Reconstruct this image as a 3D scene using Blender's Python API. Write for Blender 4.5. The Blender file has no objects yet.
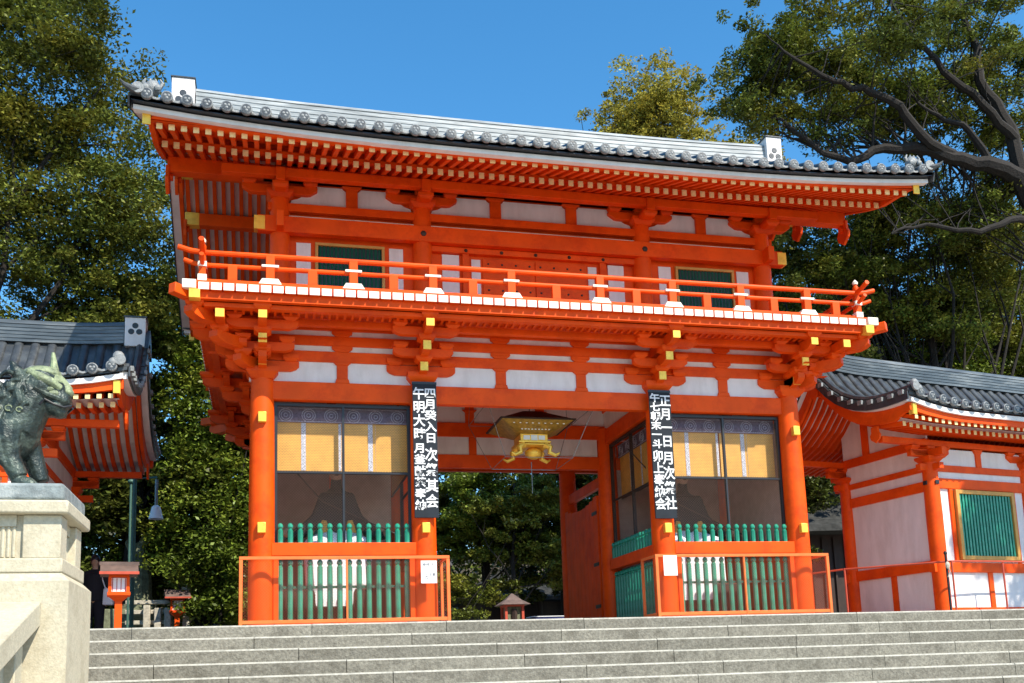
import bpy, math, random
import numpy as np
from mathutils import Vector, Matrix
random.seed(7); RNG = np.random.default_rng(7)
S = bpy.context.scene; COL = S.collection
R = math.radians
# ------------------------------------------------------------------ camera
cd = bpy.data.cameras.new("camera"); cam = bpy.data.objects.new("camera", cd); COL.objects.link(cam)
cd.sensor_width = 36; cd.lens = 1011.8 / 1024 * 36; cd.shift_y = 168.34 / 1024; cd.clip_end = 1500
cr = Vector((0.97131015, -0.23535167, -0.03414951)); cu = Vector((-0.00497572, -0.1636764, 0.98650154)); cf = Vector((0.23776426, 0.95802903, 0.16015159))
cam.matrix_world = Matrix(((cr.x, cu.x, -cf.x, -4.65), (cr.y, cu.y, -cf.y, -16.3368), (cr.z, cu.z, -cf.z, -0.7902), (0, 0, 0, 1)))
S.camera = cam
# ------------------------------------------------------------------ light
SUN = Vector((0.60, -1.0, 1.20)).normalized()
elev = math.asin(SUN.z); azim = math.atan2(SUN.x, SUN.y)
w = bpy.data.worlds.new("World"); S.world = w; w.use_nodes = True
nt = w.node_tree; nt.nodes.clear()
sky = nt.nodes.new("ShaderNodeTexSky"); sky.sky_type = 'NISHITA'; sky.sun_disc = False
sky.sun_elevation = elev; sky.sun_rotation = azim; sky.air_density = 1.0; sky.dust_density = 0.3; sky.ozone_density = 3.0
bg = nt.nodes.new("ShaderNodeBackground"); bg.inputs[1].default_value = 0.12
ow = nt.nodes.new("ShaderNodeOutputWorld"); hsv = nt.nodes.new('ShaderNodeHueSaturation'); hsv.inputs['Saturation'].default_value = 1.28; hsv.inputs['Value'].default_value = 1.48; hsv.inputs['Hue'].default_value = 0.492; nt.links.new(sky.outputs[0], hsv.inputs['Color']); nt.links.new(hsv.outputs[0], bg.inputs[0]); nt.links.new(bg.outputs[0], ow.inputs[0])
sl = bpy.data.lights.new("sun", 'SUN'); sl.energy = 5.0; sl.angle = R(0.5); sl.color = (1.0, 0.93, 0.80)
so = bpy.data.objects.new("sun", sl); COL.objects.link(so); so.rotation_euler = SUN.to_track_quat('Z', 'Y').to_euler(); so.location = (10, -20, 30)
vs = S.view_settings; vs.view_transform = 'Standard'; vs.look = 'None'; vs.exposure = 0.55; vs.gamma = 1; vs.use_curve_mapping = False
S.cycles.max_bounces = 8; S.cycles.transparent_max_bounces = 12

# ------------------------------------------------------------------ materials
MATS = {}
def mat(name, col, rough=0.6, metal=0.0, var=0.12, scale=6.0, bump=0.0, bscale=40.0, spec=0.5, island=0.0, trans=0.0, dirt=None, dscale=1.5, damt=0.5, stretch=(1,1,1)):
    m = bpy.data.materials.new(name); m.use_nodes = True; MATS[name] = m
    n = m.node_tree.nodes; l = m.node_tree.links; b = n["Principled BSDF"]
    b.inputs["Roughness"].default_value = rough; b.inputs["Metallic"].default_value = metal; b.inputs["Specular IOR Level"].default_value = spec
    tc = n.new("ShaderNodeTexCoord"); mp = n.new("ShaderNodeMapping"); mp.inputs["Scale"].default_value = stretch; l.new(tc.outputs["Object"], mp.inputs[0])
    nz = n.new("ShaderNodeTexNoise"); nz.inputs["Scale"].default_value = scale; nz.inputs["Detail"].default_value = 6; l.new(mp.outputs[0], nz.inputs["Vector"])
    mr = n.new("ShaderNodeMapRange"); mr.inputs[1].default_value = 0.3; mr.inputs[2].default_value = 0.7; mr.inputs[3].default_value = 1 - var; mr.inputs[4].default_value = 1 + var
    l.new(nz.outputs["Fac"], mr.inputs[0])
    hs = n.new("ShaderNodeHueSaturation"); hs.inputs["Color"].default_value = (*col, 1)
    last = mr.outputs[0]
    if island:
        ge = n.new("ShaderNodeNewGeometry"); m2 = n.new("ShaderNodeMapRange"); m2.inputs[3].default_value = 1 - island; m2.inputs[4].default_value = 1 + island
        l.new(ge.outputs["Random Per Island"], m2.inputs[0])
        mm = n.new("ShaderNodeMath"); mm.operation = 'MULTIPLY'; l.new(last, mm.inputs[0]); l.new(m2.outputs[0], mm.inputs[1]); last = mm.outputs[0]
    l.new(last, hs.inputs["Value"]); out = hs.outputs[0]
    if dirt:
        n2 = n.new("ShaderNodeTexNoise"); n2.inputs["Scale"].default_value = dscale; n2.inputs["Detail"].default_value = 8; n2.inputs["Roughness"].default_value = 0.7; l.new(mp.outputs[0], n2.inputs["Vector"])
        r2 = n.new("ShaderNodeMapRange"); r2.inputs[1].default_value = 0.48; r2.inputs[2].default_value = 0.68; r2.inputs[4].default_value = damt; l.new(n2.outputs["Fac"], r2.inputs[0])
        mx = n.new("ShaderNodeMix"); mx.data_type = 'RGBA'; l.new(r2.outputs[0], mx.inputs[0]); l.new(out, mx.inputs[6]); mx.inputs[7].default_value = (*dirt, 1); out = mx.outputs[2]
    l.new(out, b.inputs["Base Color"])
    if bump:
        n3 = n.new("ShaderNodeTexNoise"); n3.inputs["Scale"].default_value = bscale; n3.inputs["Detail"].default_value = 4; l.new(tc.outputs["Object"], n3.inputs["Vector"])
        bp = n.new("ShaderNodeBump"); bp.inputs["Strength"].default_value = bump; bp.inputs["Distance"].default_value = 0.02; l.new(n3.outputs["Fac"], bp.inputs["Height"]); l.new(bp.outputs[0], b.inputs["Normal"])
    if trans:
        tr = n.new("ShaderNodeBsdfTranslucent"); l.new(out, tr.inputs["Color"]); ms = n.new("ShaderNodeMixShader"); ms.inputs[0].default_value = trans
        o = n["Material Output"]; l.new(b.outputs[0], ms.inputs[1]); l.new(tr.outputs[0], ms.inputs[2]); l.new(ms.outputs[0], o.inputs[0])
    return m
RED = mat("vermilion", (0.80, 0.082, 0.0025), 0.5, var=0.12, scale=2.2, bump=0.06, bscale=25, spec=0.18, dirt=(0.56, 0.036, 0.002), dscale=1.8, damt=0.7)
RED2 = mat("fence_vermilion", (0.80, 0.17, 0.04), 0.5, var=0.10, spec=0.25)
REDF = mat("faded_red", (0.45, 0.06, 0.025), 0.6, var=0.15)
WHITE = mat("plaster", (0.77, 0.72, 0.69), 0.9, var=0.07, scale=3, bump=0.15, bscale=20, dirt=(0.50, 0.43, 0.37), dscale=1.6, damt=0.35, stretch=(1.6, 1.6, .5))
TIP = mat("white_rafter_paint", (0.85, 0.80, 0.66), 0.6, var=0.08, scale=9)
GOLD = mat("gilt_fitting", (0.95, 0.56, 0.07), 0.38, metal=0.35, var=0.15, scale=12)
OCHRE = mat("ochre_rafter_tip", (0.88, 0.66, 0.30), 0.6, var=0.15, scale=14)
GREEN = mat("green_lattice_paint", (0.010, 0.22, 0.13), 0.32, var=0.2, scale=8, dirt=(0.08, 0.38, 0.26), dscale=7, damt=0.5)
DGREEN = mat("dark_green_paint", (0.006, 0.10, 0.06), 0.5, var=0.15)
TILE = mat("smoked_roof_tile", (0.040, 0.045, 0.050), 0.36, var=0.35, scale=5, bump=0.15, bscale=30, dirt=(0.12, 0.13, 0.13), dscale=3, damt=0.55)
TILEL = mat("sunlit_tile_face", (0.22, 0.23, 0.23), 0.5, var=0.25, scale=25, bump=0.4, bscale=60)  # lit grey of the eave discs put into a paler base colour
RIDGE = mat("sunlit_ridge_tile", (0.30, 0.32, 0.32), 0.4, var=0.3, scale=4, dirt=(0.55, 0.56, 0.55), dscale=2, damt=0.6, stretch=(.5, 1, 4))  # sun sheen on the gate ridge put into a pale base colour
RIDGED = mat("dark_ridge_tile", (0.075, 0.09, 0.10), 0.36, var=0.3, scale=4, dirt=(0.28, 0.30, 0.30), dscale=1.2, damt=0.8, stretch=(.5, 1, 4))
BLACK = mat("black_lacquer_and_shade", (0.012, 0.012, 0.014), 0.4, var=0.2)  # also paints shade into window gaps and the lion-dog's eyes
DARKW = mat("dark_wood", (0.035, 0.018, 0.012), 0.6, var=0.25)
ROOMW = mat('room_plaster', (0.46, 0.31, 0.25), .9, var=.1)
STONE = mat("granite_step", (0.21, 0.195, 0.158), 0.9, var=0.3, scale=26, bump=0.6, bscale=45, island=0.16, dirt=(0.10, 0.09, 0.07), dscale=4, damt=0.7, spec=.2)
STONEL = mat("pale_step_nosing", (0.40, 0.38, 0.32), 0.85, var=0.2, scale=30, dirt=(0.25, 0.24, 0.2), dscale=7, damt=0.8)  # paler stone for tread tops and front edges
CREAM = mat("cream_granite", (0.50, 0.45, 0.33), 0.9, var=0.12, scale=30, bump=0.25, bscale=50, dirt=(0.30, 0.25, 0.16), dscale=2.6, damt=0.5)
GREYST = mat("grey_slab_stone", (0.20, 0.23, 0.23), 0.8, var=0.3, scale=10, bump=0.4, bscale=50, dirt=(0.42, 0.44, 0.42), dscale=4, damt=0.7)
PAVE = mat("terrace_paving", (0.30, 0.28, 0.25), 0.9, var=0.2, scale=8, bump=0.3)
SOIL = mat("forest_floor", (0.07, 0.055, 0.035), 0.95, var=0.4, scale=5, bump=0.6, bscale=10)
BRONZE = mat("patinated_bronze", (0.022, 0.032, 0.028), 0.42, metal=0.3, var=0.4, scale=12, bump=0.6, bscale=30, dirt=(0.15, 0.19, 0.15), dscale=5, damt=0.75)
BARK = mat("bark", (0.017, 0.013, 0.010), 0.95, var=0.4, scale=14, bump=0.8, bscale=18)
MOSS_SHADE = mat("mossy_stone_shaded_paper", (0.14, 0.15, 0.09), 0.95, var=0.4, scale=12, bump=0.5)
PALEST = mat("pale_fence_stone", (0.42, 0.38, 0.30), 0.9, var=0.3, scale=16, bump=0.3)
STEEL = mat("grey_metal", (0.25, 0.28, 0.28), 0.4, metal=0.6)
POLEG = mat("green_pole_paint", (0.05, 0.12, 0.09), 0.5)
LAMPW = mat("white_enamel", (0.8, 0.82, 0.8), 0.3, var=0.03)
PAPER = mat("white_paper", (0.82, 0.80, 0.78), 0.8, var=0.03)
INK = mat("ink", (0.06, 0.05, 0.07), 0.8)
BANNER = mat("banner_board", (0.012, 0.017, 0.024), 0.9, var=0.2)
WHITEP = mat("white_brush_paint", (0.74, 0.74, 0.74), 0.8, var=0.15, scale=20)
TAPE = mat("blue_white_brocade", (0.50, 0.50, 0.55), 0.8, var=0.6, scale=45)
VAL = mat("purple_brocade", (0.11, 0.085, 0.13), 0.8, var=0.4, scale=30)
VALR = mat("silver_brocade_thread", (0.33, 0.31, 0.38), 0.7, var=0.3, scale=40)
SKIN = mat("painted_face", (0.50, 0.30, 0.20), 0.6)
ROBE = mat("black_robe", (0.008, 0.006, 0.007), 0.7, var=0.3)
CLOTHW = mat("white_cloth", (0.85, 0.87, 0.90), 0.9, var=0.04)
DCLOTH = mat("dark_coat", (0.012, 0.012, 0.018), 0.85)
BLUE = mat("blue_tarp", (0.02, 0.03, 0.13), 0.5)
DROOF = mat("dim_bark_roof", (0.045, 0.045, 0.042), 0.95, var=0.4, spec=.1)
def leafmat(name, c, tr=0.22, isl=0.75, clump=None):
    return mat(name, c, 0.42, var=0.35, scale=0.55, island=isl, trans=tr, spec=0.22, dirt=clump, dscale=0.42, damt=0.75 if clump else 0.5)
L_OLIVE = leafmat("olive_leaf", (0.115, 0.135, 0.022), clump=(0.30, 0.24, 0.03))
L_GREEN = leafmat("evergreen_leaf", (0.12, 0.165, 0.020), clump=(0.27, 0.27, 0.03))
L_DARK = leafmat("dark_evergreen_leaf", (0.062, 0.080, 0.014), clump=(0.15, 0.145, 0.022))
L_YEL = leafmat("yellowing_leaf", (0.34, 0.30, 0.05), 0.35, clump=(0.46, 0.33, 0.04))
L_CAM = leafmat("camphor_leaf", (0.11, 0.135, 0.020), clump=(0.30, 0.26, 0.035))
def bamboo():
    m = mat("bamboo_blind", (0.80, 0.40, 0.065), 0.55, var=0.1, scale=6)
    n = m.node_tree.nodes; l = m.node_tree.links; b = n["Principled BSDF"]; tc = n.new("ShaderNodeTexCoord")
    wv = n.new("ShaderNodeTexWave"); wv.bands_direction = 'Z'; wv.inputs["Scale"].default_value = 12; wv.inputs["Distortion"].default_value = 1.0; l.new(tc.outputs["Object"], wv.inputs[0])
    mx = n.new("ShaderNodeMix"); mx.data_type = 'RGBA'; mx.blend_type = 'MULTIPLY'; mx.inputs[0].default_value = 0.3
    src = b.inputs["Base Color"].links[0].from_socket; l.new(src, mx.inputs[6]); l.new(wv.outputs["Color"], mx.inputs[7]); l.new(mx.outputs[2], b.inputs["Base Color"]); return m
BLIND = bamboo()
def netmat():
    m = bpy.data.materials.new("wire_net"); m.use_nodes = True; n = m.node_tree.nodes; l = m.node_tree.links; b = n["Principled BSDF"]
    b.inputs["Base Color"].default_value = (0.16, 0.10, 0.07, 1); b.inputs["Roughness"].default_value = 0.5
    tc = n.new("ShaderNodeTexCoord"); sx = n.new("ShaderNodeSeparateXYZ"); l.new(tc.outputs["Object"], sx.inputs[0])
    def mth(op, a, b_=None):
        k = n.new("ShaderNodeMath"); k.operation = op
        for i, v in enumerate((a, b_)):
            if v is None: continue
            if isinstance(v, (int, float)): k.inputs[i].default_value = v
            else: l.new(v, k.inputs[i])
        return k.outputs[0]
    h = mth('ADD', sx.outputs[0], sx.outputs[1]); fs = []
    for sg in (1, -1):
        u = mth('ADD', h, mth('MULTIPLY', sx.outputs[2], sg)); f = mth('FRACT', mth('DIVIDE', u, 0.045)); fs.append(mth('LESS_THAN', f, 0.07))
    a = mth('MAXIMUM', fs[0], fs[1]); l.new(a, b.inputs["Alpha"]); return m
NET = netmat()

# ------------------------------------------------------------------ mesh builder
class MB:
    def __init__(s): s.V = []; s.F = []; s.M = []
    def add(s, vs, fs, mi=0):
        o = len(s.V); s.V += [tuple(v) for v in vs]; s.F += [tuple(i + o for i in f) for f in fs]; s.M += [mi] * len(fs); return s
    def box(s, x0, x1, y0, y1, z0, z1, mi=0):
        x0, x1 = min(x0, x1), max(x0, x1); y0, y1 = min(y0, y1), max(y0, y1); z0, z1 = min(z0, z1), max(z0, z1)
        v = [(x, y, z) for z in (z0, z1) for x, y in ((x0, y0), (x1, y0), (x1, y1), (x0, y1))]
        return s.add(v, [(3, 2, 1, 0), (4, 5, 6, 7), (0, 1, 5, 4), (1, 2, 6, 5), (2, 3, 7, 6), (3, 0, 4, 7)], mi)
    def frus(s, cx, cy, z0, z1, ax, ay, bx, by, mi=0):  # rectangular frustum, half sizes a at z0, b at z1
        v = [(cx + i * ax, cy + j * ay, z0) for i, j in ((-1, -1), (1, -1), (1, 1), (-1, 1))] + [(cx + i * bx, cy + j * by, z1) for i, j in ((-1, -1), (1, -1), (1, 1), (-1, 1))]
        return s.add(v, [(3, 2, 1, 0), (4, 5, 6, 7), (0, 1, 5, 4), (1, 2, 6, 5), (2, 3, 7, 6), (3, 0, 4, 7)], mi)
    def beam(s, p0, p1, wd, ht, mi=0, up=(0, 0, 1)):
        p0 = Vector(p0); p1 = Vector(p1); d = (p1 - p0).normalized(); sd = d.cross(Vector(up)).normalized(); u = sd.cross(d)
        v = []
        for p in (p0, p1):
            for a, b in ((-1, -1), (1, -1), (1, 1), (-1, 1)): v.append(p + sd * a * wd / 2 + u * b * ht / 2)
        return s.add(v, [(3, 2, 1, 0), (4, 5, 6, 7), (0, 1, 5, 4), (1, 2, 6, 5), (2, 3, 7, 6), (3, 0, 4, 7)], mi)
    def tube(s, pts, rad, n=8, mi=0, caps=True):
        pts = [Vector(p) for p in pts]; N = len(pts); rr = rad if isinstance(rad, (list, tuple)) else [rad] * N
        vs = []; ref = None
        for i, p in enumerate(pts):
            d = (pts[min(i + 1, N - 1)] - pts[max(i - 1, 0)]).normalized()
            if ref is None:
                ref = Vector((0, 0, 1)) if abs(d.z) < 0.9 else Vector((1, 0, 0))
            a = d.cross(ref).normalized(); b = a.cross(d).normalized(); ref = b if abs(d.dot(b)) < .99 else ref
            for k in range(n):
                t = 2 * math.pi * k / n; vs.append(p + (a * math.cos(t) + b * math.sin(t)) * rr[i])
        fs = [(i * n + k, i * n + (k + 1) % n, (i + 1) * n + (k + 1) % n, (i + 1) * n + k) for i in range(N - 1) for k in range(n)]
        if caps: fs += [tuple(range(n))[::-1], tuple((N - 1) * n + k for k in range(n))]
        return s.add(vs, fs, mi)
    def lathe(s, prof, c=(0, 0, 0), n=16, mi=0):
        vs = []; 
        for r, z in prof:
            for k in range(n): t = 2 * math.pi * k / n; vs.append((c[0] + r * math.cos(t), c[1] + r * math.sin(t), c[2] + z))
        N = len(prof); fs = [(i * n + k, i * n + (k + 1) % n, (i + 1) * n + (k + 1) % n, (i + 1) * n + k) for i in range(N - 1) for k in range(n)]
        fs += [tuple(range(n))[::-1], tuple((N - 1) * n + k for k in range(n))]
        return s.add(vs, fs, mi)
    def ell(s, c, r, n=12, m=8, mi=0, rot=None):
        vs = []; q = rot.to_matrix() if rot else None
        for i in range(m + 1):
            ph = math.pi * i / m
            for k in range(n):
                t = 2 * math.pi * k / n; p = Vector((r[0] * math.sin(ph) * math.cos(t), r[1] * math.sin(ph) * math.sin(t), r[2] * math.cos(ph)))
                if q: p = q @ p
                vs.append(Vector(c) + p)
        fs = [(i * n + k, (i + 1) * n + k, (i + 1) * n + (k + 1) % n, i * n + (k + 1) % n) for i in range(m) for k in range(n)]
        return s.add(vs, fs, mi)
    def prism(s, poly, axis, a0, a1, mi=0):  # poly 2D; axis x: (y,z) ; y: (x,z) ; z: (x,y)
        def P(u, v, a): return {'x': (a, u, v), 'y': (u, a, v), 'z': (u, v, a)}[axis]
        n = len(poly); vs = [P(u, v, a0) for u, v in poly] + [P(u, v, a1) for u, v in poly]
        fs = [tuple(range(n))[::-1], tuple(range(n, 2 * n))] + [(i, (i + 1) % n, n + (i + 1) % n, n + i) for i in range(n)]
        return s.add(vs, fs, mi)
    def sweepx(s, sec, xs, dz, mi=0, dy=None):  # closed (y,z) section swept along x with a z offset
        n = len(sec); vs = []
        for x in xs: vs += [(x, y + (dy(x) if dy else 0), z + dz(x)) for y, z in sec]
        N = len(xs); fs = [(i * n + k, i * n + (k + 1) % n, (i + 1) * n + (k + 1) % n, (i + 1) * n + k) for i in range(N - 1) for k in range(n)]
        fs += [tuple(range(n))[::-1], tuple((N - 1) * n + k for k in range(n))]
        return s.add(vs, fs, mi)
    def mirror(s, f):
        if f < 0: s.V = [(-x, y, z) for x, y, z in s.V]; s.F = [g[::-1] for g in s.F]
        return s
    def build(s, name, mats, parent=None, bevel=0, smooth=True, at=None):
        me = bpy.data.meshes.new(name); me.from_pydata(s.V, [], s.F)
        mats = mats if isinstance(mats, (list, tuple)) else [mats]
        for m in mats: me.materials.append(m)
        if len(mats) > 1: me.polygons.foreach_set("material_index", s.M)
        if smooth: me.shade_smooth(); me.set_sharp_from_angle(angle=R(35))
        me.update(); o = bpy.data.objects.new(name, me); COL.objects.link(o)
        if parent: o.parent = parent
        if at: o.location = at
        if bevel:
            b = o.modifiers.new("bevel", 'BEVEL'); b.width = bevel; b.segments = 2; b.limit_method = 'ANGLE'; b.angle_limit = R(40)
        return o
def tag(o, label=None, cat=None, group=None, kind=None):
    if label: o['label'] = label
    if cat: o['category'] = cat
    if group: o['group'] = group
    if kind: o['kind'] = kind
    return o
def thing(name, label, cat, loc=(0, 0, 0), rz=0, group=None):
    o = bpy.data.objects.new(name, None); COL.objects.link(o); o.location = loc; o.rotation_euler = (0, 0, rz); o.empty_display_size = 0.3
    return tag(o, label, cat, group)
def dup(o, parent=None, loc=None):
    c = o.copy(); COL.objects.link(c)
    if parent: c.parent = parent
    if loc is not None: c.location = loc
    for ch in o.children: dup(ch, c)
    return c
def text(body, size, bold, ex, name, m, parent, loc, rot=(R(90), 0, 0), line=1.0, sx=1.0):
    cu_ = bpy.data.curves.new(name, 'FONT'); cu_.body = body; cu_.size = size; cu_.offset = bold; cu_.extrude = ex; cu_.align_x = 'CENTER'; cu_.align_y = 'TOP'; cu_.space_line = line; cu_.resolution_u = 3
    o = bpy.data.objects.new(name + "_curve", cu_); COL.objects.link(o); dg = bpy.context.evaluated_depsgraph_get(); dg.update()
    me = bpy.data.meshes.new_from_object(o.evaluated_get(dg)); bpy.data.objects.remove(o); bpy.data.curves.remove(cu_)
    me.materials.clear(); me.materials.append(m); me.name = name
    q = bpy.data.objects.new(name, me); COL.objects.link(q); q.parent = parent; q.location = loc; q.rotation_euler = rot; q.scale = (sx, 1, 1); return q
def lerp(a, b, t): return a + (b - a) * t
def frange(a, b, n): return [a + (b - a) * i / (n - 1) for i in range(n)]

# ------------------------------------------------------------------ setting
g = MB()
xs_ = [-400, -7.6, 22, 400]; 
g.add([(-400, -400, -2.46), (400, -400, -2.46), (400, -1.7, -2.46), (-400, -1.7, -2.46), (-400, -1.7, -0.02), (400, -1.7, -0.02), (400, 500, -0.02), (-400, 500, -0.02)], [(0, 1, 2, 3), (3, 2, 5, 4), (4, 5, 6, 7)])
tag(g.build('ground', [SOIL], smooth=False), kind='structure')
g = MB(); g.box(-8.5, 24, -1.79, 34, -0.3, -0.004); tag(g.build('terrace', [PAVE], smooth=False), kind='structure')
g = MB(); g.box(-60, 60, -60, -6.2, -2.6, -2.452); tag(g.build('plaza', [PAVE], smooth=False), kind='structure')
# stair: each tread is a row of granite blocks
g = MB(); random.seed(3)
H_, T_ = 0.1757, 0.3384
for k in range(14):
    yf = -1.814 - k * T_; z1 = -k * H_; x = -7.3 if yf > -4.9 else -6.43; joint = x + random.uniform(0.4, 2.6)
    while x < 20:
        xe = min(joint, 20)
        a, b = x + 0.0045, xe - 0.0045
        dz = random.uniform(-0.003, 0.003); dy = random.uniform(-0.004, 0.004)
        g.box(a, b, yf + dy, yf + T_ + 0.02, z1 - H_ - 0.02, z1 + dz - 0.022, 0)
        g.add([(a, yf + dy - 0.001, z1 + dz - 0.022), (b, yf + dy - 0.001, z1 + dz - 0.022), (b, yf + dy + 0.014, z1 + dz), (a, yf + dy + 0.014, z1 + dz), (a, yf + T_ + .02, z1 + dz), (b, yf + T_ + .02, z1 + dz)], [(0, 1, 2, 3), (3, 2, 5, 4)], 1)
        x = xe; joint = x + random.uniform(1.9, 2.7)
tag(g.build('stone_steps', [STONE, STONEL], smooth=False), kind='structure')
g = MB(); g.add([(-80, 42, -1), (-30, 46, 7), (0, 48, 6), (40, 50, 8), (90, 44, 6), (90, 120, 16), (-80, 120, 16), (90, 36, -1), (-80, 36, -1)], [(0, 1, 6), (1, 2, 6), (2, 3, 5), (2, 5, 6), (3, 4, 5), (8, 7, 4, 3, 2, 1, 0)])
tag(g.build('hill', [SOIL], smooth=False), kind='structure')

# ------------------------------------------------------------------ roof builder (ridge along x)
def gable_roof(parent, X0, X1, ye, ym, zb, zr, sori, hx, nt_, prof, raf, tip_mat, ridge, gate, ends=(1, 1), mir=1, rear=True, rmat=None):
    """X0..X1 verge to verge; ye front tile edge, ym ridge line; zb(z of tile underside at eave middle), prof(t) height above zb from eave t=0 to ridge t=1"""
    yr = 2 * ym - ye; xs = frange(X0, X1, 41)
    def zt(y): t = min(1, max(0, (y - ye) / (ym - ye) if y <= ym else (yr - y) / (yr - ym))); return zb + (zr - zb) * prof(t)
    def sd(x, y):
        e = abs(abs(y - ym) / (ym - ye)); return sori(x) * (0.35 + 0.65 * min(1, e) ** 2)
    root = parent
    m = MB(); ys = frange(ye, ym, 9) + frange(ym, yr, 9)[1:]
    nv = len(ys)
    for off, dn in ((0.07, 0), (0.0, 1)):
        vs = [(x, y, zt(y) + sd(x, y) + off) for x in xs for y in ys]
        fs = [(i * nv + j, (i + 1) * nv + j, (i + 1) * nv + j + 1, i * nv + j + 1) for i in range(len(xs) - 1) for j in range(nv - 1)]
        m.add(vs, fs if not dn else [f[::-1] for f in fs], 0)
    for y in (ye, yr): # dark fascia under tiles
        m.sweepx([(y, zt(y) - 0.0), (y, zt(y) + 0.07), (y + (0.02 if y < ym else -.02), zt(y) + 0.07), (y + (0.02 if y < ym else -.02), zt(y))], xs, lambda x: sd(x, y), 0)
    x_t = frange(X0 + 0.22, X1 - 0.22, nt_); r = 0.078; n = 6
    for x in x_t:
        for side in ((frange(ye - 0.05, ym, 8)), (frange(yr + 0.05, ym, 8)) if rear else []):
            if not len(side): continue
            vs = []
            for y in side:
                z = zt(y) + sd(x, y) + 0.075
                for k in range(n + 1):
                    t = math.pi * k / n; vs.append((x + r * math.cos(t), y, z + r * 1.0 * math.sin(t)))
            fs = [(i * (n + 1) + k, i * (n + 1) + k + 1, (i + 1) * (n + 1) + k + 1, (i + 1) * (n + 1) + k) for i in range(len(side) - 1) for k in range(n)]
            m.add(vs, fs, 0)
        for y, q in (((ye - 0.06), -1), ((yr + 0.06), 1)):
            if q > 0 and not rear: continue
            z = zt(y) + sd(x, y) + 0.085
            m.tube([(x, y - 0.03 * q, z), (x, y + 0.02 * q, z)], 0.084, 14, 1)
            m.tube([(x, y + 0.018 * q, z), (x, y + 0.03 * q, z)], [0.084, 0.072], 14, 1)
            m.tube([(x, y + 0.0305 * q, z), (x, y + 0.033 * q, z)], 0.067, 12, 0)
            for a in range(3):
                m.ell((x + 0.028 * math.cos(a * 2.09 + .5), y + 0.033 * q, z + 0.026 * math.sin(a * 2.09 + .5)), (0.021, 0.008, 0.021), 6, 4, 1)
    dxt = x_t[1] - x_t[0]
    for x in x_t[:-1]:   # pendant pan tiles between the discs
        xc = x + dxt / 2
        for y, q in ((ye - 0.035, -1), (yr + 0.035, 1)):
            if q > 0 and not rear: continue
            z = zt(y) + sd(xc, y)
            pl = [(xc + dxt * .36 * u, z + 0.05 + 0.02 * u * u - 0.025 * (1 - u * u)) for u in frange(-1, 1, 5)] + [(xc + dxt * .36 * u, z + 0.085 + 0.03 * u * u - .03 * (1 - u * u)) for u in frange(1, -1, 5)]
            m.prism(pl, 'y', y, y + 0.012 * q, 1)
    # verge edge tiles: stepped caps along both gables
    for xe, q, on in ((X0, -1, ends[0]), (X1, 1, ends[1])):
        if not on: continue
        nn = int((ym - ye) / 0.24)
        for half in (0, 1):
            for i in range(nn):
                a = lerp(ye, ym, i / nn); b = lerp(ye, ym, (i + 1) / nn)
                if half: a, b = 2 * ym - a, 2 * ym - b
                za, zb_ = zt(a) + sd(xe, a), zt(b) + sd(xe, b)
                m.beam((xe - q * 0.06, a, za + 0.075), (xe - q * 0.06, b, zb_ + 0.055), 0.17, 0.05, 0)
                m.beam((xe + q * 0.03, a, za - 0.03), (xe + q * 0.03, b, zb_ - 0.03), 0.025, 0.15, 0)
            pts = [(xe - q * 0.10, y if not half else 2 * ym - y, zt(y) + sd(xe, y) + 0.13) for y in frange(ye, ym, 10)]
            m.tube(pts, 0.07, 8, 0)
            m.tube([(xe - q * .10, (ye - .06 if not half else yr + .06), zt(ye) + sd(xe, ye) + .13), (xe - q * .10, (ye - .1 if not half else yr + .1), zt(ye) + sd(xe, ye) + .13)], 0.085, 14, 1)
        if not gate:    # row of small square tile ends down the verge
            for i in range(nn):
                y = lerp(ye, ym, (i + .5) / nn)
                for yy in (y, 2 * ym - y): m.box(xe + q * 0.035, xe + q * 0.085, yy - .055, yy + .055, zt(y) + sd(xe, y) + .01, zt(y) + sd(xe, y) + 0.09, 1)
    rf = m.mirror(mir).build('tiled_roof', [rmat or TILE, TILEL], root)
    # ridge
    rl, rh, rw_, rx0, rx1, rmt, rtop = ridge
    m = MB(); z0 = zr + 0.02
    rs = frange(rx0, rx1, 25); rz = lambda x: sori(x) * 0.55
    nl = 5; lh = (rh - .1) / nl
    for i in range(nl):
        wv = rw_ * (1 - 0.05 * i)
        m.sweepx([(ym - wv, z0 + lh * i), (ym + wv, z0 + lh * i), (ym + wv, z0 + lh * (i + .72)), (ym - wv, z0 + lh * (i + .72))], rs, rz)
        m.sweepx([(ym - wv + .02, z0 + lh * (i + .72)), (ym + wv - .02, z0 + lh * (i + .72)), (ym + wv - .02, z0 + lh * (i + 1)), (ym - wv + .02, z0 + lh * (i + 1))], rs, rz)
    m.sweepx([(ym + rw_ * .8 * math.cos(t), z0 + nl * lh + 0.1 * math.sin(t)) for t in frange(0, math.pi, 7)], rs, rz)
    rg = m.mirror(mir).build('ridge', [rmt], rf)
    for xe, q, on in ((rx0, -1, ends[0]), (rx1, 1, ends[1])):
        if not on: continue
        m = MB(); zz = zr + rz(xe); a, b = (xe - .02, xe + (0.44 if q < 0 else .34) * q) if gate else (xe - .02, xe + .38 * q)
        top = zz + rh + (.10 if gate else .05)
        m.box(a, b, ym - rw_ - .07, ym + rw_ + .07, zz - .05 if not gate else zz + .1, top, 0); m.box(min(a, b) - .02, max(a, b) + .02, ym - rw_ - .09, ym + rw_ + .09, top, top + .03, 1)
        cx = (a + b) / 2; cz = zz + rh * (.50 if gate else .62); rr = 0.065 if gate else .055
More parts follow.
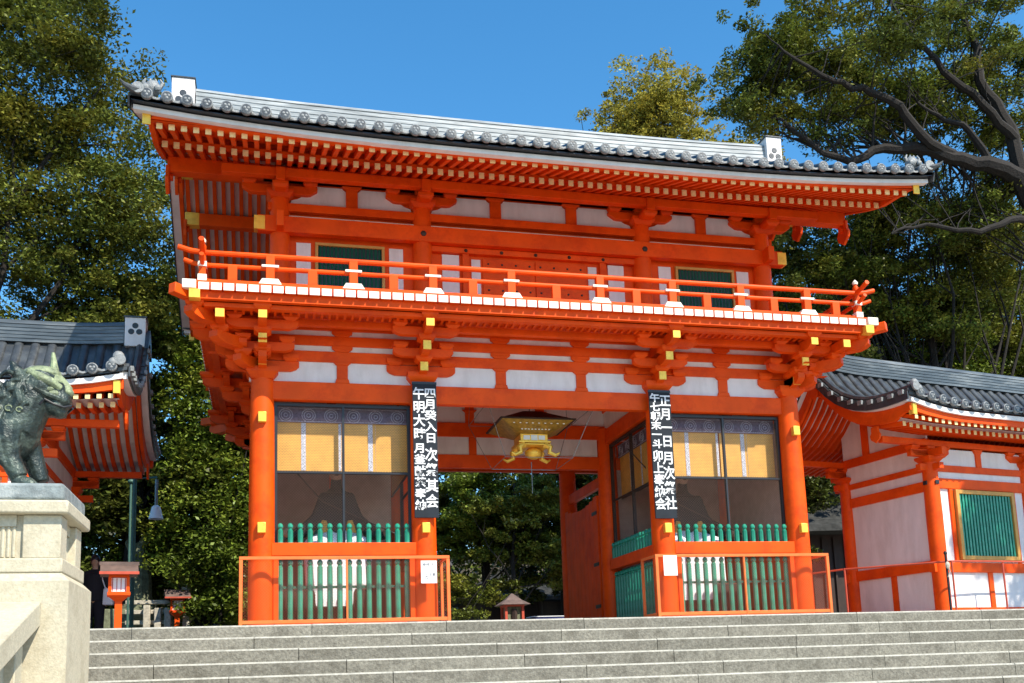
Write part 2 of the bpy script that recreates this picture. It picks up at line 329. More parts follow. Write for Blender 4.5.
        for dx, dz in ((-rr * 1.25, -rr * .9), (rr * 1.25, -rr * .9), (0, rr * 1.2)):
            for q2 in (-1, 1):
                m.tube([(cx + dx, ym + q2 * (rw_ + .068), cz + dz), (cx + dx, ym + q2 * (rw_ + .078), cz + dz)], rr, 14, 1 if gate else 2)
        m.mirror(mir).build('ridge_end_plaque', [WHITE, TILE, BLACK], rg, bevel=.006)
        # demon tile below plaque at the gable
        m = MB(); m.prism([(ym - .42, zz - .15), (ym - .2, zz + .2), (ym, zz + .32), (ym + .2, zz + .2), (ym + .42, zz - .15), (ym + .2, zz - .02), (ym, zz + .05), (ym - .2, zz - .02)], 'x', b + .0 * q, b + .07 * q)
        m.mirror(mir).build('gable_crest_tile', [TILE], rg)
    return rf, zt, sd, xs

# ------------------------------------------------------------------ THE GATE
gate = thing('shrine_gate', 'tall two storey vermilion shrine gate with tiled roof and red balcony atop the stone steps', 'gate')
CX = (-4.69, -2.10, 2.10, 4.69); CY = (0.0, 2.75, 5.5); CR = 0.2
colm = MB(); colm.lathe([(CR * 1.02, 0.0), (CR * 1.02, 1.0), (CR * 1.0, 2.2), (CR * 0.96, 3.3), (CR * .90, 4.06)], n=28)
col0 = colm.build('column', [RED], gate)
gp = MB(); gp.box(-.07, .07, -.10, .02, -.1, .1); gpm = None
first = True
def gold_plates(c, xy, back=False):
    for z in (1.60, 3.38) if abs(xy[0]) > 3 else (1.60,):
        m = MB(); m.box(-.065, .065, -CR - .07, -CR + .03, z - .085, z + .085); m.build('gilt_block', [GOLD], c, bevel=.01)
for yy in CY:
    for xx in CX:
        if first: c = col0; c.location = (xx, yy, 0); first = False
        else:
            c = col0.copy(); COL.objects.link(c); c.parent = gate; c.location = (xx, yy, 0)
        if yy == 0: gold_plates(c, (xx, yy))
for yy in CY:
    for xx in CX:
        m = MB(); m.frus(xx, yy, -.002, 0.06, .31, .31, .29, .29); m.build('column_base_stone', [PALEST], gate, bevel=.01)
def hb(x0, x1, y, dy, z0, z1, name, mt=RED, par=gate, bev=.008):
    m = MB(); m.box(x0, x1, y - dy, y + dy, z0, z1); return m.build(name, [mt], par, bevel=bev)
def vb(y0, y1, x, dx, z0, z1, name, mt=RED, par=gate, bev=.008):
    m = MB(); m.box(x - dx, x + dx, y0, y1, z0, z1); return m.build(name, [mt], par, bevel=bev)
# head beams round the building
for y in (0.0, 5.5):
    hb(-4.72, 4.72, y, 0.075, 3.72, 4.03, 'head_beam')
for x in (-4.69, 4.69): vb(-.1, 5.6, x, 0.07, 3.725, 4.025, 'head_beam')
for x in (-2.1, 2.1): vb(0.08, 5.42, x, 0.07, 3.728, 4.022, 'head_beam')
# middle plane of the passage: two beams with plaster between
hb(-4.6, 4.6, 2.75, .07, 3.22, 3.48, 'passage_beam'); hb(-4.6, 4.6, 2.75, .072, 3.84, 4.12, 'passage_beam')
for (a, b) in ((-1.9, -.75), (-.6, .6), (.75, 1.9)): hb(a, b, 2.75, .03, 3.48, 3.84, 'plaster_panel', WHITE, bev=0)
for a in (-.675, .675): hb(a - .075, a + .075, 2.75, .06, 3.48, 3.84, 'strut')
def soft_panel(xa, xb, za, zb, y, name='plaster_panel', notch=(1, 1), par=gate, c=.07, dpt=.02, axis='y'):
    """plaster panel with rounded shoulders; notch = cut upper corner sizes"""
    pl = [(xa, za)] + [(xb, za)]
    pl += [(xb, zb - c), (xb - c * .4, zb - c * .3), (xb - c, zb)] + [(xa + c, zb), (xa + c * .4, zb - c * .3), (xa, zb - c)]
    m = MB(); m.prism(pl, axis, y - dpt, y + dpt); return m.build(name, [WHITE], par, smooth=False)
# wall between the storeys: plaster strips, tie beams, struts with bearing blocks
def bearing(m, x, y, z, w0, w1, h, mi=0):
    m.frus(x, y, z, z + h * .45, w0, w0, w1, w1, mi); m.box(x - w1, x + w1, y - w1, y + w1, z + h * .45, z + h, mi)
STR = {-4.69 + 1.28: 0, -.72: 0, .72: 0, 4.69 - 1.28: 0}
for y, d in ((0.0, -1), (2.75, 0), (5.5, 1)):
    if d == 0: rng = ((-1.9, 1.9),)
    hb(-4.9, 4.9, y, .022, 4.12 if d == 0 else 4.02, 4.95, 'plaster_wall', WHITE, bev=0)
    if d:
        hb(-5.1, 5.1, y, .06, 4.385, 4.565, 'wall_tie_beam'); hb(-5.3, 5.3, y, .06, 4.665, 4.83, 'wall_tie_beam'); hb(-5.5, 5.5, y, .06, 4.925, 5.0, 'wall_tie_beam')
    for x in STR:
        m = MB(); m.frus(x, y, 4.03, 4.10, .12, .065, .10, .065); m.box(x - .09, x + .09, y - .05, y + .05, 4.10, 4.93); m.frus(x, y, 4.34, 4.387, .10, .07, .15, .07)
        for zz in (4.565, 4.83): m.frus(x, y, zz, zz + .05, .10, .07, .17, .07); m.box(x - .17, x + .17, y - .07, y + .07, zz + .05, zz + .1)
        m.build('strut', [RED], gate, bevel=.006)
for x in (-4.69, 4.69, ):
    vb(.05, 5.45, x, .022, 4.02, 4.95, 'plaster_wall', WHITE, bev=0)
    for z0, z1 in ((4.385, 4.565), (4.665, 4.83), (4.925, 5.0)): vb(-.5, 6.0, x, .06, z0 + .002, z1 - .002, 'wall_tie_beam')
    for y in (1.375, 4.125):
        m = MB(); m.box(x - .05, x + .05, y - .09, y + .09, 4.03, 4.93)
        for zz in (4.565, 4.83): m.frus(x, y, zz, zz + .05, .07, .10, .07, .17); m.box(x - .07, x + .07, y - .17, y + .17, zz + .05, zz + .098)
        m.build('strut', [RED], gate, bevel=.006)
# bracket clusters
def arm_profile(L, h, c=.13):   # curved underside arm from 0 to L
    return [(0, h), (L, h), (L, h * .45), (L - c * .35, h * .2), (L - c, 0.0), (0, 0)]
def bracket(cx, cy, dirs, lat, z0=4.06, corner=False, steps=3):
    """dirs: list of outward unit vectors; lat: list of lateral unit vectors (wall plane)"""
    m = MB(); caps = []
    m.frus(cx, cy, z0 - .02, z0 + .08, .17, .17, .25, .25); m.box(cx - .25, cx + .25, cy - .25, cy + .25, z0 + .08, z0 + .16)
    def arm(dx, dy, s0, s1, z, h, wd=.065, curved=True):
        L = s1 - s0; n_ = Vector((-dy, dx, 0)) * wd; o = Vector((cx + dx * s0, cy + dy * s0, z)); D = Vector((dx, dy, 0))
        pl = arm_profile(L, h) if curved else [(0, h), (L, h), (L, 0), (0, 0)]
        vs = [o + D * a + Vector((0, 0, b)) - n_ for a, b in pl] + [o + D * a + Vector((0, 0, b)) + n_ for a, b in pl]; k = len(pl)
        m.add(vs, [tuple(range(k)), tuple(range(k, 2 * k))[::-1]] + [(i, k + i, k + (i + 1) % k, (i + 1) % k) for i in range(k)])
    for l in lat:
        arm(l[0], l[1], 0, .58, z0 + .14, .17); arm(l[0], l[1], 0, .85, z0 + .335 + .09, .001)
        for s in (0.45,):
            bearing(m, cx + l[0] * s, cy + l[1] * s, z0 + .305, .085, .13, .11)
    for d in dirs:
        dl = math.hypot(*d); k2 = 1.0
        for i, (yo, zc) in enumerate(((.43, 4.27), (.78, 4.52), (1.13, 4.78))):
            if i >= steps: break
            z = z0 - 4.06 + zc
            arm(d[0], d[1], 0, (yo - .04) * 1.0 if not corner or dl < 1.2 else yo - .04, z - .09, .18)
            e = Vector((cx + d[0] * (yo - .035), cy + d[1] * (yo - .035), z))
            if abs(d[0]) < .1: caps.append((e, d))
            # block and lateral arm at each step
            p = Vector((cx + d[0] * (yo - .13), cy + d[1] * (yo - .13), 0))
            bearing(m, p.x, p.y, z + .08, .085, .135, .10)
            nl_ = (-d[1] / dl, d[0] / dl)
            Lq = (.50, .55, .42)[i]
            hh = .15
            if dl < 1.2 or True:
                o = p - Vector((nl_[0], nl_[1], 0)) * Lq; q = p + Vector((nl_[0], nl_[1], 0)) * Lq
                zz = z + .175
                if dl < 1.2 and i < 2:
                    dd = Vector((nl_[0], nl_[1], 0)); wv = Vector((d[0], d[1], 0)) * .06
                    pl = [(-Lq, .14), (Lq, .14), (Lq, .07), (Lq - .05, .03), (Lq - .14, 0), (-Lq + .14, 0), (-Lq + .05, .03), (-Lq, .07)]
                    vs = [p + dd * a + Vector((0, 0, zz + b)) - wv for a, b in pl] + [p + dd * a + Vector((0, 0, zz + b)) + wv for a, b in pl]; kk = 8
                    m.add(vs, [tuple(range(kk)), tuple(range(kk, 2 * kk))[::-1]] + [(j, kk + j, kk + (j + 1) % kk, (j + 1) % kk) for j in range(kk)])
                    for s in (-Lq + .12, Lq - .12): bearing(m, p.x + dd.x * s, p.y + dd.y * s, zz + .135, .07, .12, .09)
    o = m.build('bracket_cluster', [RED], gate, bevel=.008)
    for e, d in caps:
        dl = math.hypot(*d); c = MB(); dd = Vector((d[0] / dl, d[1] / dl, 0)); c.beam(e + dd * -.005, e + dd * .018, .132, .125 if e.y < -1 else .15)
        c.build('gilt_cap', [GOLD], o, bevel=.004)
    return o
for x in CX:
    co = abs(x) > 3
    sx = 1 if x > 0 else -1
    dirs = [(0, -1)]; lat = [(1, 0), (-1, 0)]
    if co: dirs += [(sx, 0), (sx * 1.0, -1.0)]; lat += [(0, 1), (0, -1)]
    bracket(x, 0, dirs, lat, corner=co)
    dirs = [(0, 1)]
    if co: dirs += [(sx, 0), (sx * 1.0, 1.0)]
    bracket(x, 5.5, dirs, lat, corner=co)
for sx in (-1, 1): bracket(sx * 4.69, 2.75, [(sx, 0)], [(0, 1), (0, -1)])
for sx in (-1, 1):
    m = MB(); m.box(sx * 5.32 - .07, sx * 5.32 + .07, -1.09, -.3, 4.69, 4.86); a_ = m.build('corner_arm', [RED], gate, bevel=.008); m = MB(); m.box(sx * 5.32 - .066, sx * 5.32 + .066, -1.112, -1.088, 4.70, 4.83); m.build('gilt_cap', [GOLD], a_)
# corner diagonal nose beams under the balcony
for sx in (-1, 1):
    for sy, yc in ((-1, 0), (1, 5.5)):
        m = MB(); a = Vector((sx * 4.69, yc, 4.93)); b = Vector((sx * 6.0, yc + sy * 1.31, 5.04)); m.beam(a, b, .15, .16); m.build('corner_nose_beam', [RED], gate, bevel=.012)
# balcony --------------------------------------------------------
balc = MB()
BX, BY0, BY1 = 5.72, -1.25, 6.75
balc.box(-BX + .03, BX - .03, BY0 + .02, BY1 - .02, 5.075, 5.165)       # deck
bal = balc.build('balcony', [RED], gate)
def ring(x, y0, y1, wd, z0, z1, name, mt=RED, par=None):
    m = MB(); m.box(-x, x, y0, y0 + wd, z0, z1); m.box(-x, x, y1 - wd, y1, z0, z1); m.box(-x, -x + wd, y0 + wd, y1 - wd, z0, z1); m.box(x - wd, x, y0 + wd, y1 - wd, z0, z1)
    return m.build(name, [mt], par or bal, bevel=.006)
ring(5.66, -1.19, 6.69, .09, 4.94, 5.072, 'edge_beam'); ring(5.56, -1.08, 6.58, .13, 4.865, 4.938, 'outer_purlin')
ring(5.05, -.62, 6.12, .10, 4.80, 4.90, 'inner_purlin')
m = MB()
for side in (0, 1):
    y0, y1 = ((-1.0, -.10) if side == 0 else (6.5, 5.6)); m.add([(-5.6, y0, 4.925), (5.6, y0, 4.925), (5.6, y1, 4.998), (-5.6, y1, 4.998)], [(0, 1, 2, 3)])
for s in (-1, 1): m.add([(s * 5.5, -1.0, 4.924), (s * 5.5, 6.5, 4.924), (s * 4.75, 6.5, 4.998), (s * 4.75, -1.0, 4.998)], [(0, 1, 2, 3)])
m.build('balcony_soffit', [RED], bal)
m = MB()
for i in range(86):
    x = -5.1 + i * .12
    m.beam((x, -.94, 4.915), (x, -.70, 4.905), .04, .035)
m2 = MB()
m.build('soffit_ribs', [RED], bal)
m = MB(); tips = frange(-5.55, 5.55, 62)
jm = MB(); jm.box(-.076, .076, 0.0, 1.2, -.055, .055, 0); jm.box(-.077, .077, -.012, 0.0, -.056, .056, 1)
j0 = jm.build('deck_joist', [RED, TIP], bal); j0.location = (tips[0], -1.262, 5.115)
for x in tips[1:]: j = j0.copy(); COL.objects.link(j); j.location = (x, -1.262, 5.115)
for i, y in enumerate(frange(-1.0, 6.5, 36)):
    for s in (-1, 1):
        j = j0.copy(); COL.objects.link(j); j.location = (s * 5.735, y, 5.113); j.rotation_euler = (0, 0, s * R(90))
bal['part_note'] = ''
del bal['part_note']
ring(5.70, -1.235, 6.735, .14, 5.168, 5.215, 'sill_rail', RED)
# side corner tips
for s in (-1, 1):
    m = MB(); m.box(s * 5.60, s * 5.76, -1.30, -1.14, 4.91, 5.05); m.build('gilt_corner_cap', [GOLD], bal, bevel=.006)
    m = MB(); m.box(s * 5.66, s * 5.86, -1.30, -1.16, 5.06, 5.20); m.build('white_corner_end', [TIP], bal, bevel=.01)
# railing
rail = MB()
def rail_line(m, z, r, over):
    y0, y1, X = -1.12, 6.62, 5.58
    up = .07
    m.tube([(-X - over, y0, z + up), (-X - over * .5, y0, z + up * .3), (-X, y0, z), (X, y0, z), (X + over * .5, y0, z + up * .3), (X + over, y0, z + up)], r, 10)
    m.tube([(-X - over, y1, z + up), (-X, y1, z), (X, y1, z), (X + over, y1, z + up)], r, 10)
    for s in (-1, 1): m.tube([(s * X, y0 - over, z + up), (s * X, y0 - over * .5, z + up * .3), (s * X, y0, z), (s * X, y1, z), (s * X, y1 + over, z + up)], r, 10)
for nm, z, r, ov in (('top_rail', 5.70, .042, .36), ('middle_rail', 5.50, .036, .27)):
    m = MB(); rail_line(m, z, r, ov); m.build(nm, [RED], bal)
m = MB(); m.box(-5.66, 5.66, -1.16, -1.08, 5.216, 5.27); m.build('base_rail', [RED], bal, bevel=.006)
for s in (-1, 1): m = MB(); m.box(s * 5.54, s * 5.62, -1.078, 6.6, 5.216, 5.27); m.build('base_rail', [RED], bal, bevel=.006)
pm = MB(); pm.box(-.065, .065, -.055, .055, .05, .48, 0); pm.frus(0, 0, -.03, .105, .20, .085, .12, .075, 1); pm.box(-.13, .13, -.06, .06, .295, .335, 1)
p0 = pm.build('railing_post', [RED, TIP], bal, bevel=.006)
PX = (-4.58, -3.31, -2.05, -.76, .76, 2.05, 3.31, 4.58)
p0.location = (PX[0], -1.12, 5.212)
for x in PX[1:]: q = p0.copy(); COL.objects.link(q); q.location = (x, -1.12, 5.212)
for x in PX: q = p0.copy(); COL.objects.link(q); q.location = (x, 6.62, 5.212)
for y in (0.1, 1.375, 2.75, 4.1, 5.4):
    for s in (-1, 1): q = p0.copy(); COL.objects.link(q); q.location = (s * 5.58, y, 5.212); q.rotation_euler = (0, 0, R(90))
sm = MB(); sm.box(-.07, .07, -.04, .04, 0, .24)
s0 = sm.build('short_railing_post', [RED], bal, bevel=.006); sps = [(-5.14), -3.94, -2.68, -1.4, 0.0, 1.4, 2.68, 3.94, 5.14]
s0.location = (sps[0], -1.12, 5.26)
for x in sps[1:]: q = s0.copy(); COL.objects.link(q); q.location = (x, -1.12, 5.26)
for s in (-1, 1):
    m = MB(); m.box(s * 5.53, s * 5.63, -1.17, -1.07, 5.21, 5.62, 0); m.box(s * 5.515, s * 5.645, -1.185, -1.055, 5.46, 5.54, 1); m.box(s * 5.515, s * 5.645, -1.19, -1.05, 5.22, 5.33, 1)
    m.lathe([(.05, 5.62), (.035, 5.68), (.05, 5.74), (.055, 5.80), (.02, 5.86)], (s * 5.58, -1.12, 0), 12, 0); m.lathe([(.045, 5.86), (.05, 5.90), (.01, 5.95)], (s * 5.58, -1.12, 0), 10, 1)
    m.build('corner_post', [RED, TIP], bal)
# upper storey ----------------------------------------------------
UX = (-4.42, -2.02, 2.02, 4.42); UY = (.05, 2.75, 5.45)
um = MB(); um.lathe([(.165, 5.16), (.165, 6.8), (.155, 7.22)], n=24)
u0 = um.build('upper_column', [RED], gate); fst = True
for y in UY:
    for x in UX:
        if y == 2.75 and abs(x) < 3: continue
        if fst: u = u0; fst = False
        else: u = u0.copy(); COL.objects.link(u); u.parent = gate
        u.location = (x, y, 0)
hb(-4.42, 4.42, .14, .03, 5.16, 7.75, 'upper_wall', RED, bev=0); hb(-4.42, 4.42, 5.36, .03, 5.16, 7.75, 'upper_wall', RED, bev=0)
for s in (-1, 1):
    vb(.1, 5.4, s * 4.36, .03, 5.16, 7.75, 'upper_wall', RED, bev=0)
    for a, b in ((.35, 2.5), (3.0, 5.2)): vb(a, b, s * 4.40, .02, 5.5, 6.5, 'plaster_panel', WHITE, bev=0); vb(a, b, s * 4.40, .02, 7.18, 7.5, 'plaster_panel', WHITE, bev=0)
for y, d in ((.05, -1), (5.45, 1)):
    hb(-4.78, 4.78, y + d * .10, .075, 6.58, 6.86, 'upper_head_beam'); hb(-4.62, 4.62, y + d * .03, .05, 7.0, 7.14, 'upper_wall_beam'); hb(-4.4, 4.4, y + d * 0.04, .018, 6.88, 6.925, 'plaster_strip', WHITE, bev=0)
    hb(-4.7, 4.7, y + d * .03, .055, 7.54, 7.68, 'upper_wall_beam'); hb(-4.45, 4.45, y + d * .055, .07, 5.17, 5.36, 'floor_beam')
for s in (-1, 1): vb(-.35, 5.85, s * 4.42, .06, 6.585, 6.855, 'upper_head_beam')
for x in (-4.42, 4.42): 
    s = 1 if x > 0 else -1
    m = MB(); m.box(s * 4.66, s * 4.84, -.135, .045, 6.60, 6.84); m.build('gilt_cap', [GOLD], gate, bevel=.006)
# upper plaster panels with shoulders + struts
segs = [(-4.42, -2.02, [-3.22]), (-2.02, 2.02, [-.70, .70]), (2.02, 4.42, [3.22])]
for a, b, sts in segs:
    ps = [a] + sts + [b]
    for i in range(len(ps) - 1):
        la = .50 if i == 0 else .13; lb = .50 if i == len(ps) - 2 else .13
        xa, xb = ps[i] + .17 if i == 0 else ps[i] + .10, ps[i + 1] - .17 if i == len(ps) - 2 else ps[i + 1] - .10
        pl = [(xa, 7.17), (xb, 7.17)]
        if i == len(ps) - 2: pl += [(xb - .02, 7.24), (xb - .12, 7.27), (xb - .2, 7.32), (xb - .24, 7.44), (xb - .32, 7.52)]
        else: pl += [(xb, 7.46), (xb - .05, 7.5), (xb - .06, 7.52)]
        if i == 0: pl += [(xa + .32, 7.52), (xa + .24, 7.44), (xa + .2, 7.32), (xa + .12, 7.27), (xa + .02, 7.24)]
        else: pl += [(xa + .06, 7.52), (xa + .05, 7.5), (xa, 7.46)]
        m = MB(); m.prism(pl, 'y', .075, .105); m.build('plaster_panel', [WHITE], gate, smooth=False)
    for x in sts:
        m = MB(); m.box(x - .10, x + .10, .02, .10, 7.14, 7.5); m.frus(x, .06, 7.48, 7.54, .1, .05, .17, .06); m.build('strut', [RED], gate, bevel=.006)
# upper brackets and purlins
for x in UX:
    for y, d in ((.05, -1), (5.45, 1)):
        m = MB(); m.frus(x, y, 7.20, 7.28, .15, .15, .22, .22); m.box(x - .22, x + .22, y - .22, y + .22, 7.28, 7.34)
        m.prism([(x - .62, 7.46), (x + .62, 7.46), (x + .62, 7.40), (x + .5, 7.32), (x + .44, 7.31), (x - .44, 7.31), (x - .5, 7.32), (x - .62, 7.40)], 'y', y - .065, y + .065)
        m.box(x - .065, x + .065, min(y, y + d * .5), max(y, y + d * .5), 7.27, 7.40)
        for q in (-.5, 0, .5): bearing(m, x + q, y, 7.455, .08, .12, .09)
        bearing(m, x, y + d * .42, 7.20, .085, .13, .10)
        m.box(x - .075, x + .075, min(y + d * .3, y + d * .58), max(y + d * .3, y + d * .58), 7.30, 7.52)
        m.build('upper_bracket', [RED], gate, bevel=.008)
for yy in (-.42, 5.92): hb(-5.35, 5.35, yy, .07, 7.38, 7.53, 'eave_purlin')
for s in (-1, 1):
    for y in (.05, 1.7, 3.8, 5.45):
        m = MB()
for y, z, L in ((.05, 7.66, 6.22), (1.7, 8.46, 6.22), (2.75, 9.05, 6.22), (3.8, 8.46, 6.22), (5.45, 7.66, 6.22)):
    hb(-L, L, y, .10, z - .12, z + .13, 'roof_purlin')
    for s in (-1, 1) if y in (1.7, 3.8) else ():
        m = MB(); m.box(s * 5.95, s * 6.225, y - .105, y + .105, z - .125, z + .135); m.build('gilt_cap', [GOLD], gate, bevel=.005)
# gable walls above the purlins
for s in (-1, 1):
    m = MB(); m.prism([(.05, 7.7), (5.45, 7.7), (3.8, 8.5), (2.75, 9.1), (1.7, 8.5)], 'x', s * 4.36, s * 4.40); m.build('gable_plaster', [WHITE], gate, smooth=False)
# upper windows, doors, plaster strips
def grille(par, x0, x1, z0, z1, y, n, frame=.07, bar=GREEN):
    w_ = MB(); w_.box(x0 - frame, x1 + frame, y - .05, y + .01, z1, z1 + frame); w_.box(x0 - frame, x1 + frame, y - .05, y + .01, z0 - frame, z0); w_.box(x0 - frame, x0, y - .05, y + .01, z0, z1); w_.box(x1, x1 + frame, y - .05, y + .01, z0, z1)
    fr = w_.build('window', [GOLDW], par, bevel=.004)
    m = MB(); m.box(x0, x1, y + .0, y + .008, z0, z1, 1)  # black sheet paints in the shade between the bars
    for i in range(n):
        x = lerp(x0, x1, (i + .5) / n); hw = (x1 - x0) / n * .34; m.prism([(x - hw, y - .002), (x, y - .03), (x + hw, y - .002)], 'z', z0, z1, 0)
    m.build('green_bars', [bar, BLACK], fr); return fr
GOLDW = mat("gilt_window_frame", (0.55, 0.27, 0.05), 0.5, metal=0.1)
for s in (-1, 1):
    a, b = sorted((s * 3.79, s * 2.72)); grille(gate, a, b, 5.70, 6.46, .10, 16, bar=DGREEN, frame=.05)
    for c in (s * 4.03, s * 2.47): hb(c - .12, c + .12, .105, .012, 5.42, 6.5, 'plaster_panel', WHITE, bev=0)
    hb(s * 1.52 - .15, s * 1.52 + .15, .105, .012, 5.42, 6.46, 'plaster_panel', WHITE, bev=0)
    hb(s * 1.07 - .08, s * 1.07 + .08, .105, .012, 5.42, 6.40, 'plaster_panel', WHITE, bev=0)
    hb(s * 1.26 - .06, s * 1.26 + .06, .08, .04, 5.36, 6.5, 'door_jamb')
    for xx in (s * 4.25, s * 2.28):
        pass
hb(-2.0, 2.0, .06, .05, 6.47, 6.575, 'door_lintel')
hb(-4.4, 4.4, .075, .03, 5.36, 5.46, 'wall_foot_beam')
for s in (-1, 1):
    m = MB(); m.box(*sorted((s * .01, s * .95)), .085, .12, 5.4, 6.42, 0)
    for i in range(4):
        for z in (6.33, 5.85): m.tube([(s * (.1 + i * .25), .086, z), (s * (.1 + i * .25), .07, z)], [.022, .012], 8, 1)
    m.build('upper_door_leaf', [RED, BLACK], gate, bevel=.004)
# stud bosses on the beam
for x in (-4.42, -2.02, 2.02, 4.42):
    m = MB(); m.tube([(x, -.128, 6.72), (x, -.14, 6.72), (x, -.155, 6.72)], [.055, .05, .02], 6); m.build('stud_boss', [DARKW], gate)
for x in (-1.26, -.62, 0, .62, 1.26):
    m = MB(); m.tube([(x, .008, 6.52), (x, -.015, 6.52)], [.035, .015], 6); m.build('stud_boss', [DARKW], gate)
# ---- gate roof
sori = lambda x: .20 * (abs(x) / 6.5) ** 3.2
prof = lambda t: .76 * t + .24 * t * t
rf, zt, sd, xs = gable_roof(gate, -6.52, 6.52, -2.26, 2.75, 7.255, 10.02, sori, 6.52, 47, prof, None, OCHRE, (0, .58, .17, -5.98, 6.15, RIDGE, 0), True)
def under(y):   # underside line of roof boards
    yy = y if y <= 2.75 else 5.5 - y
    P = [(-2.2, 7.27), (-1.15, 7.445), (0.05, 7.86), (1.7, 8.67), (2.75, 9.3)]
    for (a, za), (b, zb) in zip(P, P[1:]):
        if a <= yy <= b: return lerp(za, zb, (yy - a) / (b - a))
    return P[0][1] if yy < 0 else P[-1][1]
sr = lambda x: .08 * (abs(x) / 6.2) ** 3
m = MB(); ysu = [-.98, -.5, .05, 1.7, 2.75, 3.8, 5.45, 6.0, 6.48]
xu = frange(-6.35, 6.35, 25); m.add([(x, y, under(y) + sr(x)) for x in xu for y in ysu], [(i * 9 + j, (i + 1) * 9 + j, (i + 1) * 9 + j + 1, i * 9 + j + 1) for i in range(24) for j in range(8)])
me_ = m.build('roof_boarding', [WHITE], gate, smooth=False)
for q in (-1, 1):
    f = lambda y: y if q < 0 else 5.5 - y
    m = MB(); ya = [-2.05, -1.02, -1.0, -.5, -.2, .02]; m.add([(x, f(y), (7.20 + (y + 2.05) * .375 if y < -1.01 else under(y)) + sr(x) - .006) for x in xu for y in ya], [(i * 6 + j, (i + 1) * 6 + j, (i + 1) * 6 + j + 1, i * 6 + j + 1) for i in range(24) for j in range(5)]); m.build('eave_soffit', [RED], gate, smooth=False)
# base rafters run over the ridge; flying rafters carry the front eave
rx = frange(-6.16, 6.16, 73)
bm = MB(); prev = None
rp = [(-1.12, 7.345), (.05, 7.80), (1.7, 8.61), (2.75, 9.24), (3.8, 8.61), (5.45, 7.80), (6.62, 7.345)]
for a, b in zip(rp, rp[1:]): bm.beam((0, a[0], a[1]), (0, b[0], b[1]), .075, .10, 0)
bm.box(-.043, .043, -1.14, -1.12, 7.29, 7.385, 1); bm.box(-.043, .043, 6.62, 6.64, 7.29, 7.385, 1)
b0 = bm.build('base_rafter', [RED, OCHRE], rf)
fm = MB(); fm.beam((0, -1.94, 7.165), (0, -.95, 7.54), .07, .085, 0); fm.box(-.042, .042, -1.962, -1.945, 7.125, 7.21, 1)

f0 = fm.build('flying_rafter', [RED, OCHRE], rf)
for i, x in enumerate(rx):
    if i == 0: b0.location = (x, 0, sr(x)); f0.location = (x, 0, sr(x)); continue
    for o in (b0, f0): q = o.copy(); COL.objects.link(q); q.location = (x, 0, sr(x))
m = MB()
for x in rx: m.beam((x, 7.44, 7.165 + sr(x)), (x, 6.45, 7.54 + sr(x)), .07, .085, 0)
m.build('rear_rafter_row', [RED], rf)['kind'] = 'stuff'
for y, q in ((-1.0, 1), (6.5, -1)):
    m = MB(); m.sweepx([(y - .09, 7.395), (y + .06, 7.43), (y + .06, 7.50), (y - .09, 7.46)], xu, sr); m.build('eave_batten', [RED], rf)
for q, yo in ((-1, 0), (1, 5.5)):
    f = lambda y: y if q < 0 else 5.5 - y
    m = MB(); m.sweepx([(f(-2.04), 7.19), (f(-1.90), 7.20), (f(-1.90), 7.36), (f(-2.04), 7.36)], frange(-6.32, 6.32, 25), lambda x: sori(x) * .75 - .02); m.build('eave_board', [RED], rf)
    m = MB(); m.sweepx([(f(-2.16), 7.155), (f(-2.03), 7.165), (f(-2.03), 7.235), (f(-2.16), 7.225)], frange(-6.50, 6.50, 31), lambda x: sori(x) * 1.05 + .0); m.build('white_eave_board', [WHITE], rf)
    m = MB(); m.sweepx([(f(-2.26), 7.235), (f(-1.95), 7.245), (f(-1.95), 7.30), (f(-2.26), 7.295)], frange(-6.52, 6.52, 31), lambda x: sori(x) * 1.05); m.build('dark_tile_batten', [BLACK], rf)
    for s in (-1, 1):
        m = MB(); m.box(s * 6.27, s * 6.385, *sorted((f(-2.065), f(-2.04))), 7.20, 7.44); m.build('gilt_cap', [GOLD], rf, bevel=.004)
# barge boards at both gables
for s in (-1, 1):
    yl = frange(-2.04, 2.75, 12)
    bot = lambda y: under(y) + .02 + (.10 if y < -1.5 else .0) * 0 - .10 * min(1, (y + 2.04) / 1.2)
    top = lambda y: zt(y) + sd(6.4, y) - .09
    for half in (0, 1):
        mm_ = (lambda y: y) if not half else (lambda y: 5.5 - y)
        pl = [(mm_(y), bot(y)) for y in yl] + [(mm_(y), max(top(y), bot(y) + .12)) for y in yl[::-1]]
        m = MB(); m.prism(pl, 'x', s * 6.25, s * 6.33); m.build('barge_board', [RED], rf, bevel=.005)
        pl = [(mm_(y), zt(y) + sd(6.45, y) - .10) for y in yl] + [(mm_(y), zt(y) + sd(6.45, y) - .005) for y in yl[::-1]]
        m = MB(); m.prism(pl, 'x', s * 6.334, s * 6.54); m.build('white_barge_strip', [WHITE], rf, smooth=False)
    for y, z, k in ((.05, 7.55, .8), (2.75, 9.05, 1.25), (5.45, 7.55, .8), (1.7, 8.35, .8), (3.8, 8.35, .8)):
        m = MB(); pl = [(y + k * a, z + k * b) for a, b in ((-.16, .1), (.16, .1), (.17, -.1), (.24, -.2), (.2, -.34), (.08, -.42), (0, -.48), (-.08, -.42), (-.2, -.34), (-.24, -.2), (-.17, -.1))]
        m.prism(pl, 'x', s * 6.19, s * 6.245); m.tube([(s * 6.19, y, z - .08), (s * 6.14, y, z - .08)], .06, 6, 0); m.build('gable_pendant', [RED], rf, bevel=.006)
